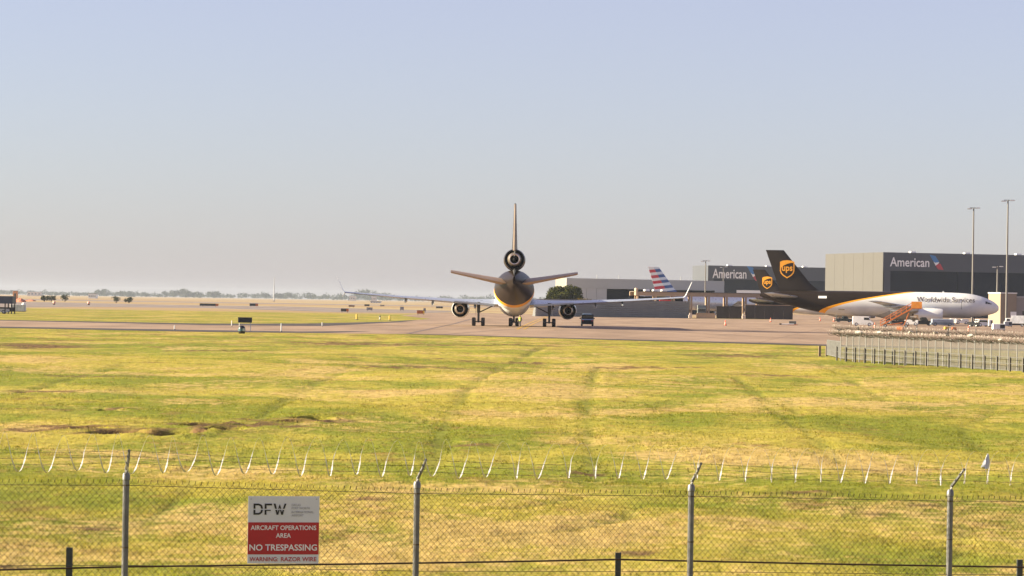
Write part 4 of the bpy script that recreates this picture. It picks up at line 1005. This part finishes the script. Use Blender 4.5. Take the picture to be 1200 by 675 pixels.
FT = [(116, 4600, 18, 13, 'left half of the tallest tree clump on the far left skyline'), (123, 4650, 20, 15, 'right half of the tallest tree clump on the far left skyline'), (193, 4600, 12, 13, 'slim hazy tree left of the skyline grove at left'), (205, 4500, 20, 14, 'hazy tree at the left of the skyline grove'), (213, 4550, 22, 17, 'tallest hazy tree in the middle of the skyline grove'), (222, 4500, 22, 13, 'hazy tree at the right of the skyline grove'), (250, 4700, 30, 13, 'wide hazy tree right of the skyline grove'), (428, 5200, 44, 22, 'broad blue hazy tree between the two distant pale buildings'), (421, 5200, 26, 19, 'blue hazy tree touching the left distant pale building'), (448, 5300, 36, 17, 'blue hazy tree right of the narrow distant building'), (338, 4700, 18, 14, 'hazy tree right of the radio mast'), (327, 4650, 18, 13, 'hazy tree just beside the radio mast'), (310, 4700, 18, 14, 'hazy tree left of the radio mast'), (150, 4700, 24, 11, 'low hazy tree right of the tallest left clump'), (170, 4650, 16, 10, 'very low hazy tree midway to the skyline grove'),
      (52, 1500, 6, 3.6, 'first low scrub tree right of the shelter in the far field'), (60, 1520, 7, 3.4, 'second low scrub tree right of the shelter in the far field'), (76, 1550, 6, 4.0, 'third and tallest scrub tree right of the shelter'), (136, 1450, 5, 3.6, 'left of the two lone scrub trees below the skyline clump'), (151, 1450, 6, 3.2, 'right of the two lone scrub trees below the skyline clump')]
for i, (px, D, w, H, lab) in enumerate(FT):
    p = GX(px, D)
    if D > 2000: p = GX(px, D * 1.75); w *= 1.75; H *= 1.65
    tree(lab, (p.x, p.y, 0), w, H, 500, w * .05, LF3, 40 + i, 'far_tree' if D > 2000 else 'scrub_tree', .4)
# the far wood that closes the horizon: one mass
rg = np.random.default_rng(3); cs = []
for i in range(1500):
    D = rg.uniform(8000, 12500); x = rg.uniform(-.26, .26) * D; h = rg.uniform(11, 20) * (.6 + .8 * vnoise(np.array([x / 130]), np.array([D / 900]), 8)[0])
    for k in range(3): cs.append((x + rg.uniform(-6, 6), D + rg.uniform(-6, 6), h * rg.uniform(.4, .7), h * .42))
o = bpy.data.objects.new('far_wood', quad_mesh('far_wood', leaf_cloud(cs, 60000, 3.0, rg), LF3)); COL.objects.link(o); tag(o, 'blue hazy band of far trees along the horizon', 'trees', kind='stuff')
def far_building(px, D, wpx, ytop, lab, M):
    p = GX(px, D); k = D / F; H = Hh(px, ytop, D); w = wpx * k
    T = thing('far_building', lab, 'building', (p.x, p.y, 0)); MB().box(-w / 2, w / 2, 0, 14, 0, H).build('wall', M, T); MB().box(-w / 2 - .4, w / 2 + .4, -.4, 14.4, H, H + .8).build('roof', ROOFG, T)
    for i in range(4): MB().box(-w / 2 + w * (i + .25) / 4, -w / 2 + w * (i + .7) / 4, -.15, -.02, H * .35, H * .7).build('window', GLASS, T)
fb = mat('far_render', (.62, .52, .46), .8)
far_building(413, 6600, 8, 347.0, 'pale tall distant building below the left wing tip', fb)
far_building(438, 6600, 6, 347.5, 'pale narrow distant building right of the hazy tree clump', fb)
far_building(108, 3200, 9, 344.5, 'low white distant shed in front of the far trees at left', WPAINT)
far_building(40, 6000, 16, 342.2, 'wide pale distant shed at the far left skyline', fb)
far_building(440, 3000, 12, 353.8, 'low white distant roof line under the left wing', WPAINT)

# ---------------------------------------------------------------- light poles
def light_pole(px, ytop, D, lab, heads=True, r=.16):
    p = GX(px, D); H = Hh(px, ytop, D); dx = (hz(px) - ytop) * math.tan(roll) * D / F * 0
    T = thing('light_pole', lab, 'light pole', (p.x, p.y, 0))
    MB().tube([(0, 0, 0), (0, 0, H * .5), (0, 0, H)], [r * 1.35, r * 1.1, r * .8], 10).build('mast', mat('pole_grey', (.13, .12, .115), .6, var=.15), T, True)
    MB().box(-.5, .5, -.5, .5, 0, .6, .05).build('footing', TANC, T)
    if heads:
        MB().tube([(-.9, 0, H), (.9, 0, H)], .07, 6).build('cross_arm', DARKM, T)
        for s in (-1, 1):
            hd = MB(); hd.box(s * .95 - .55, s * .95 + .55, -.4, .3, H - .28 + .1 * s, H - .02 + .1 * s, .08); h_ = hd.build('lamp_head', DARKM, T)
            MB().box(s * .95 - .48, s * .95 + .48, -.43, -.40, H - .26 + .1 * s, H - .06 + .1 * s).build('lens', LAMP, h_)
for px, ytop, D, lab, r in ((1139, 243.5, 690, 'tall apron light pole, left of the two tallest', .2), (1179, 234.5, 650, 'tallest apron light pole near the beige service block', .2), (1168, 312, 760, 'shorter light pole between the two tallest poles', .22), (826, 305.5, 900, 'light pole left of the white lettering on the middle hangar', .18), (847, 312.5, 1100, 'thin light pole in front of the white lettering of the middle hangar', .16)):
    light_pole(px, ytop, D, lab, True, r)
p = GX(321, 3000); T = thing('radio_mast', 'thin radio mast on the far left skyline', 'mast', (p.x, p.y, 0)); MB().tube([(0, 0, 0), (0, 0, 26)], [.6, .25], 6).build('mast', STEEL, T); MB().box(-1, 1, -1, 1, 0, 1).build('footing', TANC, T)

# ---------------------------------------------------------------- marshaller beside the centre gear
def person():
    p = G(609.4, 383.2); T = thing('person', 'person in yellow high visibility vest walking beside the centre wheels', 'person', (p.x, p.y, .012), R(150))
    def skin(name, verts, edges, rad, M, root=0):
        me = bpy.data.meshes.new(name); me.from_pydata(verts, edges, []); me.materials.append(M)
        o = bpy.data.objects.new(name, me); COL.objects.link(o); o.parent = T
        md = o.modifiers.new('Skin', 'SKIN'); me.skin_vertices  # layer made with the modifier below
        lay = me.skin_vertices[0].data if me.skin_vertices else None
        if lay is None:
            bm = bmesh.new(); bm.from_mesh(me); bm.verts.layers.skin.verify(); bm.to_mesh(me); bm.free(); lay = me.skin_vertices[0].data
        for i, r in enumerate(rad): lay[i].radius = (r, r) if not isinstance(r, tuple) else r; lay[i].use_root = (i == root)
        sb = o.modifiers.new('Sub', 'SUBSURF'); sb.levels = sb.render_levels = 1
        for q in me.polygons: q.use_smooth = True
        return o
    V = [(0, 0, .95), (0, .01, 1.15), (0, .0, 1.38), (0, .01, 1.50), (0, .02, 1.58), (0, .02, 1.72),
         (-.10, 0, .90), (-.11, .10, .50), (-.11, .02, .09), (-.11, .16, .04), (.10, 0, .90), (.11, -.08, .50), (.11, -.25, .12), (.11, -.13, .05),
         (-.20, 0, 1.40), (-.26, -.06, 1.12), (-.27, .06, .88), (.20, 0, 1.40), (.26, .06, 1.12), (.26, .22, .95)]
    E = [(0, 1), (1, 2), (2, 3), (3, 4), (4, 5), (0, 6), (6, 7), (7, 8), (8, 9), (0, 10), (10, 11), (11, 12), (12, 13), (2, 14), (14, 15), (15, 16), (2, 17), (17, 18), (18, 19)]
    rad = [(.16, .12), (.15, .11), (.17, .12), .06, (.085, .10), (.075, .09), .09, .065, .045, .04, .09, .065, .045, .04, .065, .05, .035, .065, .05, .035]
    hv = mat('work_clothes', (.03, .03, .04), .8)
    body = skin('body', V, E, rad, hv)
    MB().loft([[(rx * math.cos(a), .01 + ry * math.sin(a), z) for a in [2 * math.pi * j / 16 for j in range(16)]] for z, rx, ry in ((.88, .21, .165), (1.1, .20, .155), (1.32, .225, .16), (1.44, .17, .12), (1.49, .09, .08))]).build('vest', mat('hi_vis', (.55, .62, .05), .6), T, True)
    MB().loft([[(rx * math.cos(a), .01 + ry * math.sin(a), z) for a in [2 * math.pi * j / 16 for j in range(16)]] for z, rx, ry in ((1.06, .208, .163), (1.12, .208, .163))]).build('reflective_band', mat('reflective', (.75, .75, .7), .3), T, True)
    sk = mat('skin_tone', (.42, .24, .16), .6)
    MB().lathe([(1.55, .03), (1.58, .07), (1.64, .088), (1.70, .09), (1.76, .07), (1.79, .01)], (0, .025, 0), 'z', 14).build('face', sk, T, True)
    MB().lathe([(1.69, .096), (1.75, .088), (1.80, .06), (1.82, .01)], (0, .01, 0), 'z', 14).build('cap', NAVY, T, True)
    for hx, hy, hzz in ((-.27, .06, .88), (.26, .22, .95)):
        hb = MB(); hb.box(hx - .02, hx + .02, hy - .04, hy + .045, hzz - .09, hzz + .01, .012)
        for k in range(4): hb.tube([(hx, hy - .03 + k * .02, hzz - .085), (hx + .005, hy - .03 + k * .022, hzz - .13), (hx + .02, hy - .03 + k * .022, hzz - .165 + .01 * abs(k - 1.5))], .008, 6)
        hb.tube([(hx, hy + .04, hzz - .03), (hx + .01, hy + .065, hzz - .06), (hx + .015, hy + .07, hzz - .09)], .009, 6)
        hb.build('hand', sk, T, True)
person()

# ---------------------------------------------------------------- fences
def ribbon_coil(mb, a, d, L, r, pitch, w, seg=18, jit=.0, seed=1, barb=True, trochoid=0.0):
    """flat steel tape wound into loops along direction d (unit) from point a"""
    rg = random.Random(seed); n = int(L / pitch * seg); up = Vector((0, 0, 1)); sd_ = Vector((-d.y, d.x, 0))
    pts = []; ph = 0; rr = r
    for i in range(n + 1):
        if i % seg == 0: ph = rg.uniform(-jit, jit); rr = r * rg.uniform(1 - jit * .5, 1 + jit * .5); sq = rg.uniform(-jit, jit) * pitch
        q = 2 * math.pi * i / seg
        pts.append(a + d * (i * pitch / seg + .14 * pitch * math.cos(q) * trochoid + sq * math.sin(q / 2 % math.pi)) + sd_ * (rr * math.cos(q)) + up * (rr * math.sin(q) * 1.0 + ph * .1 * r))
    vs = []; fs = []
    for i, p in enumerate(pts):
        q = 2 * math.pi * i / seg; ww = w * (1.8 if (barb and i % 3 == 0) else 1.0) * (.22 + 1.0 * max(0, min(1, .30 - math.sin(q))))
        q = 2 * math.pi * i / seg; rad = sd_ * math.cos(q) + up * math.sin(q)
        vs += [p - d * ww / 2 + rad * ww * .3, p + d * ww / 2 - rad * ww * .3]
    for i in range(len(pts) - 1): fs.append((2 * i, 2 * i + 1, 2 * i + 3, 2 * i + 2))
    mb.add(vs, fs)
def near_fence():
    A = 30.0; B = .30
    def on(px): xp = (px - 600) / F; D = A / (1 - B * xp); return D
    base = []
    for px, py in ((148, 557), (493.5, 567), (811, 570.5), (1113.5, 576.5)):
        base.append(P(px, py, on(px)))
    d = (base[3] - base[0]); d.z = 0; L3 = d.length; d.normalize(); step = L3 / 3
    pts = [base[0] - d * step] + base + [base[3] + d * step]
    pts[0].z = base[0].z + .02; pts[5].z = base[3].z - .03
    for i in range(1, 5): pts[i] = Vector((pts[0] + d * step * i).to_tuple()[:2] + (base[i - 1].z,))
    org = pts[0].copy(); org.z = 0
    T = thing('chain_link_fence', 'grey chain link fence with barbed and razor wire across the foreground', 'fence', org, 0)
    lean = [.0, .0, .05, .05, .09, .06]
    nrm = Vector((d.y, -d.x, 0))                       # towards the camera
    PST = mat('post_galvanised', (.13, .13, .132), .42, .3, var=.3, scale=9, bump=.2)
    WIRE = mat('fence_wire', (.07, .052, .035), .75, .0, var=.3, scale=20)
    tips = []
    for i, p in enumerate(pts):
        q = p - org
        o = MB().tube([(q.x, q.y, -.25), (q.x, q.y, p.z)], .033, 12).build('post', PST, T, True)
        MB().lathe([(-.05, .034), (-.045, .039), (.0, .039), (.025, .03), (.03, .018)], (q.x, q.y, p.z), 'z', 12, True).build('post_cap', PST, o, True)
        tip = Vector((q.x, q.y, p.z)) + d * lean[i] + nrm * .16 + Vector((0, 0, .265))
        mid = Vector((q.x, q.y, p.z + .06)) + d * lean[i] * .15
        MB().tube([(q.x, q.y, p.z), mid, (mid + tip) / 2 + d * .006, tip], [.02, .019, .016, .013], 8).build('barbed_wire_arm', PST, o, True)
        for k in (.35, .68, .96): 
            c_ = mid.lerp(tip, k); MB().box(c_.x - .012, c_.x + .012, c_.y - .018, c_.y + .018, c_.z - .012, c_.z + .012).build('wire_clip', PST, o)
        for z in (.25, .7, 1.2, p.z - .1): MB().lathe([(-.008, .0345), (.008, .0345)], (q.x, q.y, z), 'z', 12, True).build('tie', WIRE, o)
        tips.append((mid, tip))
    # barbed strands
    for k in (.35, .68, .96):
        mb = MB()
        for (m0, t0), (m1, t1) in zip(tips[:-1], tips[1:]):
            a = m0.lerp(t0, k); b_ = m1.lerp(t1, k); n = 12
            mb.tube([a.lerp(b_, f / n) - Vector((0, 0, .03 * math.sin(math.pi * f / n))) for f in range(n + 1)], .0022, 4, False)
            for f in range(1, 26):
                c_ = a.lerp(b_, f / 26) - Vector((0, 0, .03 * math.sin(math.pi * f / 26))); ang = random.uniform(0, 3)
                e = (Vector((0, 0, math.cos(ang))) + nrm * math.sin(ang)) * .014 + d * random.uniform(-.008, .008)
                mb.tube([c_ - e, c_ + e], .0018, 3, False)
        mb.build('barbed_wire', WIRE, T)
    # chain link mesh
    mb = MB(); Lw = step * 5; w = .0325; dz = .0345; nw = int(Lw / w); zt = lambda s: np.interp(s, [step * i for i in range(6)], [p.z - .07 for p in pts])
    rg = random.Random(4)
    for k in range(nw + 1):
        s0 = k * w; top = float(zt(s0)); n = int(1.76 / dz); pl = []
        for j in range(n + 1):
            off_ = w / 2 * (1 if (j + k) % 2 else -1)
            ss = s0 + off_ * 1.02; bulge = .012 * math.sin(ss * 2.1) * math.sin(j * .14)
            q = d * ss + nrm * (bulge + (.004 if (j + k) % 2 else -.004)); pl.append(Vector((q.x, q.y, top - j * dz)))
        pl.insert(0, pl[0] + Vector((d.x * .006, d.y * .006, .03)))
        rings = []
        for p in pl: rings.append([(p.x + d.x * a + nrm.x * c_, p.y + d.y * a + nrm.y * c_, p.z) for a, c_ in ((-.0019, .0011), (.0019, .0011), (0, -.0022))])
        mb.loft(rings)
    mb.build('wire_mesh', WIRE, T, kind='stuff')
    for frac in (.0, .5, 1.0):
        mb = MB()
        mb.tube([(d * (step * i)) + nrm * .01 + Vector((0, 0, pts[i].z - .10 - frac * 1.62)) for i in range(6)], .003, 5, False)
        mb.build('tension_wire', WIRE, T)
    # razor coil
    c0 = (tips[0][0].lerp(tips[0][1], .85)); c5 = (tips[5][0].lerp(tips[5][1], .85))
    RZ = mat('razor_steel', (.62, .61, .59), .35, .35, var=.15, scale=12)
    dd = (c5 - c0); LL = dd.length; dd.normalize(); mb = MB()
    ribbon_coil(mb, c0 + Vector((0, 0, .02)) - nrm * .05, dd, LL, .19, .288, .009, 26, .16, 3, True, 1.0)
    mb.build('razor_wire_coil', RZ, T)
    # plastic bag
    bp_ = P(1154, 548.5, on(1154) - .2)
    bag = MB(); rings = []
    for f in range(8):
        k = f / 7; r = .044 * (1 - k) ** .7 + .012
        rings.append([(r * (1 + .3 * math.sin(j * 2.2 + f)) * math.cos(2 * math.pi * j / 12) + .02 * k * math.sin(k * 3), r * .6 * math.sin(2 * math.pi * j / 12), .17 * k + .012 * math.sin(j * 1.9)) for j in range(12)])
    bag.loft(rings, True); o = bag.build('plastic_bag', mat('plastic_film', (.40, .42, .46), .35, var=.1), None, True, label='torn white plastic bag caught in the razor wire at right', cat='bag'); o.location = bp_; o.rotation_euler = (0, R(14), R(30)); o.scale = (.85, .85, .9)
    # sign board
    lt, rt, lb = P(291.5, 580.5, on(333) - .07), P(375, 582.5, on(333) - .07), P(289.8, 659.3, on(333) - .07)
    SW = (rt - lt).length; SH = (lt - lb).length
    sg = thing('warning_sign', 'white and red no trespassing sign wired to the fence', 'sign', (lb + (lb + rt - lt)) / 2, math.atan2(d.y, d.x) * .6)
    GRY = mat('sign_grey_white', (.58, .59, .62), .5, var=.06, scale=3)
    CRIM = mat('sign_crimson', (.38, .008, .016), .45, var=.1, scale=3); SBLK = mat('sign_black', (.01, .01, .012), .5, var=.1); SGT = mat('sign_grey_text', (.30, .30, .32), .5, var=.1); SWT = mat('sign_text_white', (.72, .72, .72), .5, var=.05)
    w2 = SW / 2
    MB().box(-w2, w2, -.004, .004, 0, SH, .0).build('panel', GRY, sg)
    MB().box(-w2 + .001, w2 - .001, -.006, -.0042, SH * .135, SH * .612).build('red_band', CRIM, sg)
    def line(s, size, wid, cx, z, M, bold=.0): text_obj(s, size, M, sg, lambda u, v: (cx - wid / 2 + u, -.0075, z + v), bold, wid)
    # 0.01 = 1 % of the sign
    line('AIRCRAFT OPERATIONS', SH * .094, SW * .92, 0, SH * .50, SWT, .0008)
    line('AREA', SH * .094, SW * .21, 0, SH * .385, SWT, .0008)
    line('NO TRESPASSING', SH * .128, SW * .95, 0, SH * .195, SWT, .0014)
    line('WARNING:', SH * .088, SW * .40, -SW * .27, SH * .035, CRIM, .0010)
    line('RAZOR WIRE', SH * .088, SW * .50, SW * .22, SH * .035, CRIM, .0010)
    # DFW with the cut through the middle of the letters
    x0, z0, hh = -w2 * .85, SH * .725, SH * .165; bw = hh * .17; cut = hh * .05; mid = hh * .46
    def pr(poly): MB().prism([(x0 + a * hh, z0 + b * hh) for a, b in poly], 'y', -.0085, -.0045).build('lettering', SBLK, sg)
    b_ = .17
    pr([(0, .54), (b_, .54), (b_, .84), (.45, .84), (.62, .76), (.68, .54), (.86, .54), (.78, .84), (.62, .95), (.45, 1.0), (0, 1.0)])
    pr([(0, .44), (0, 0), (.45, 0), (.62, .05), (.78, .18), (.86, .44), (.68, .44), (.62, .24), (.45, .16), (b_, .16), (b_, .44)])
    pr([(1.0, .54), (1.0, 1.0), (1.66, 1.0), (1.66, .84), (1.17, .84), (1.17, .62), (1.17, .54)])
    pr([(1.0, .44), (1.55, .44), (1.55, .35), (1.17, .35), (1.17, 0), (1.0, 0)])
    pr([(1.80, 1.0), (1.98, 1.0), (2.10, .54), (1.93, .54)]); pr([(1.955, .44), (2.125, .44), (2.18, .22), (2.24, .44), (2.36, .44), (2.24, 0), (2.08, 0)])
    pr([(2.22, .54), (2.28, .74), (2.36, .95), (2.44, .74), (2.50, .54), (2.40, .54), (2.36, .64), (2.32, .54)])
    pr([(2.38, .44), (2.50, .44), (2.56, .22), (2.62, .44), (2.76, .44), (2.66, 0), (2.50, 0)]); pr([(2.64, .54), (2.80, .54), (2.96, 1.0), (2.80, 1.0)])
    for i, s in enumerate(('DALLAS', 'FORT WORTH', 'INTERNATIONAL', 'AIRPORT')):
        wd = (.125, .255, .31, .17)[i] * SW
        text_obj(s, SH * .045, SGT, sg, lambda u, v, i=i: (w2 * .22 + u, -.0075, SH * (.855 - .047 * i - (.012 if i > 1 else 0)) + v), .0003, wd)
    for x in (-w2 * .92, w2 * .92):
        for z in (.03, SH - .03): MB().lathe([(-.0065, .007), (-.0042, .008)], (x, 0, z), 'y', 8, True).build('bolt', STEEL, sg)
    # cable barrier just behind
    E = [P(81.5, 641.5, 31.0), P(724.5, 647.5, 32.6)]; dd = E[1] - E[0]; dd.z = 0; q0 = E[0] - dd; q3 = E[1] + dd * .8
    CB = thing('cable_barrier', 'dark steel cable on short posts just behind the chain link fence', 'fence', (0, 0, 0))
    PM = mat('barrier_post', (.045, .055, .06), .6, .3, var=.3, scale=8)
    pp = [(q0.x, q0.y, E[0].z), tuple(E[0]), tuple(E[1]), (q3.x, q3.y, E[1].z - .12)]
    for x, y, z in pp:
        MB().prism([(x - .033, y - .02), (x + .033, y - .02), (x + .033, y + .03), (x + .022, y + .03), (x + .022, y - .008), (x - .022, y - .008), (x - .022, y + .03), (x - .033, y + .03)], 'z', -.2, z).build('post', PM, CB)
    cab = [P(-200, 672, 30.6), P(0, 667.5, 30.9), P(81, 665.5, 31.0), P(150, 663.8, 31.2), P(420, 660.6, 31.8), P(600, 657.8, 32.3), P(724, 655.3, 32.6), P(830, 657.6, 32.9), P(1000, 661.2, 33.3), P(1200, 664.4, 33.8), P(1400, 668, 34.2)]
    MB().tube([c_ - Vector((0, .03, 0)) for c_ in cab], .0105, 6).build('cable', mat('dark_cable', (.05, .03, .02), .7, .3), CB, True)
near_fence()

def right_fence():
    a = G(985, 421); b_ = G(1200, 437.5); d = (b_ - a); L0 = d.length; d.normalize(); L = L0 * 1.25
    T = thing('security_fence', 'grey security fence topped with tangled razor coils at right', 'fence', (a.x, a.y, 0))
    H = 1.75; nrm = Vector((-d.y, d.x, 0)); nrm = nrm if nrm.x < 0 else -nrm
    PW = mat('pale_post', (.15, .148, .145), .5, .4, var=.2, scale=5); DK = mat('dark_short_post', (.11, .10, .09), .7); NET = mat('fence_net', (.095, .088, .08), .6, .2, var=.2, scale=3)
    post = MB().tube([(0, 0, -.1), (0, 0, H + .05)], .042, 8).mesh('post', PW, True)
    n = 31
    for i in range(n + 1): q = d * (L * i / n); inst('post', post, T, (q.x, q.y, 0))
    sp = MB().box(-.05, .05, -.05, .05, -.1, .95).mesh('short_post', DK)
    k = 21
    for i in range(k): q = d * (L * (i + .4) / k) + nrm * .55; inst('short_post', sp, T, (q.x, q.y, 0), (0, 0, math.atan2(d.y, d.x)))
    for z, off_, r in ((H, 0, .025), (.12, 0, .02), (.55, .55, .02), (.92, .55, .02)):
        MB().tube([nrm * off_ + Vector((0, 0, z)), d * L + nrm * off_ + Vector((0, 0, z))], r, 6).build('rail', PW, T)
    mb = MB(); w = .06; m_ = int(L / w)
    for i in range(m_):
        for sgn in (1, -1):
            s0 = i * w; z0 = .05; s1 = s0 + sgn * (H - .05)
            if s1 < 0: zz = z0 + s0; s1 = 0
            elif s1 > L: zz = z0 + (L - s0); s1 = L
            else: zz = H
            p0 = d * s0; p1 = d * s1
            t_ = .014
            mb.add([(p0.x, p0.y, z0), (p1.x, p1.y, zz), (p1.x + d.x * t_ * 2, p1.y + d.y * t_ * 2, zz), (p0.x + d.x * t_ * 2, p0.y + d.y * t_ * 2, z0)], [(0, 1, 2, 3)])
    mb.build('wire_mesh', NET, T, kind='stuff')
    RZ2 = mat('weathered_razor', (.085, .07, .06), .5, .3, var=.75, scale=.9)
    for j, (r, z, o_) in enumerate(((.30, H + .28, -.15), (.27, H + .25, .30), (.22, H + .62, .05))):
        mb = MB(); ribbon_coil(mb, nrm * o_ + Vector((0, 0, z)) - d * 1.5, d, L + 1.5, r, .21, .022, 14, .75, 20 + j, True); mb.build('razor_wire_coil', RZ2, T)
    # gate panel turning away at the near left end
    g1 = G(969, 417.2) - a; g0 = Vector((0, 0, 0)); L2 = (g1 - g0).length; e = g1.normalized()
    gp_ = MB()
    gate = MB().tube([(0, 0, 1.25), tuple(e * L2 + Vector((0, 0, 1.2)))], .04, 6).build('gate', PW, T)
    MB().tube([(0, 0, .12), tuple(e * L2 + Vector((0, 0, .12)))], .04, 6).build('gate_rail', PW, gate)
    for i in range(24): q = e * (L2 * i / 23); gp_.tube([(q.x, q.y, .1), (q.x, q.y, 1.25)], .03, 5)
    gp_.build('gate_bars', PW, gate)
    for px in (960.5, 968.5):
        q = G(px, 417.0) - a; MB().box(q.x - .09, q.x + .09, q.y - .09, q.y + .09, -.1, .75).build('gate_post', mat('wood_post', (.30, .22, .14), .8), T)
    # litter caught along the coil
    rg = random.Random(8)
    for i in range(9):
        q = a + d * (L0 * (.04 + .105 * i + rg.uniform(-.03, .03))) + nrm * rg.uniform(-.1, .4); w = rg.uniform(.12, .3)
        mb = MB(); rings = []
        for f in range(5):
            k = f / 4; rr = w * math.sin(math.pi * (.12 + .8 * k))
            rings.append([(rr * (1 + .35 * math.sin(j * 2.3 + f + i)) * math.cos(2 * math.pi * j / 9), rr * .8 * math.sin(2 * math.pi * j / 9), w * (k - .5) * .9 + .03 * math.sin(j * 1.7 + i)) for j in range(9)])
        mb.loft(rings, True)
        o = mb.build('plastic_scrap', mat('pale_litter', (.55, .50, .44), .6, var=.3, scale=4) if i % 3 else mat('dark_litter', (.04, .03, .028), .7), None, True, label=('pale' if i % 3 else 'dark') + ' crumpled plastic scrap caught in the razor coils of the right fence', cat='plastic scrap', group='scraps in the razor coils')
        o.location = (q.x, q.y, H + rg.uniform(.15, .45))
right_fence()

def scrap(px, py, lab, M, s, z=0):
    p = G(px, py); T = thing('equipment_pallet', lab, 'pallet', (p.x, p.y, z), random.uniform(-.5, .5)); 
    MB().box(-s, s, -s * .6, s * .6, .02, .14).build('skid', mat('rust', (0, 0, 0)), T); MB().box(-s * .8, s * .7, -s * .4, s * .4, .15, .15 + s * .7, .05).build('load', M, T)
scrap(1055, 387.5, 'small orange equipment pallet right of the orange stairs', ORANGE, .7)
scrap(1109, 386.5, 'yellow equipment pallet nearest the flatbed loader', YELLOWP, .55)
scrap(1118, 386.8, 'orange equipment pallet right of the yellow one', ORANGE, .5)
scrap(929, 381.0, 'low dark equipment pallet below the brown tail', DARKM, .9)
p = G(921, 381.0); T = thing('tow_bar', 'white and dark tow bar lying below the brown tail', 'tow bar', (p.x, p.y, .02)); MB().tube([(-1.0, 0, .18), (1.6, 0, .18)], .09, 8).build('bar', WPAINT, T); MB().box(-1.3, -.9, -.3, .3, .05, .3).build('hitch', BLKP, T)

# ---------------------------------------------------------------- haze
M = bpy.data.materials.new('haze'); M.use_nodes = True; t = M.node_tree; t.nodes.clear()
vo = t.nodes.new('ShaderNodeVolumePrincipled'); vo.inputs['Color'].default_value = (.56, .62, .72, 1); vo.inputs['Density'].default_value = .00005; vo.inputs['Anisotropy'].default_value = .2
ou = t.nodes.new('ShaderNodeOutputMaterial'); t.links.new(vo.outputs[0], ou.inputs['Volume'])
hb = MB().box(-9400, 9400, -500, 14500, -1.6, 45).build('haze', M); tag(hb, 'thin pale haze over the whole airfield', 'haze', kind='stuff')
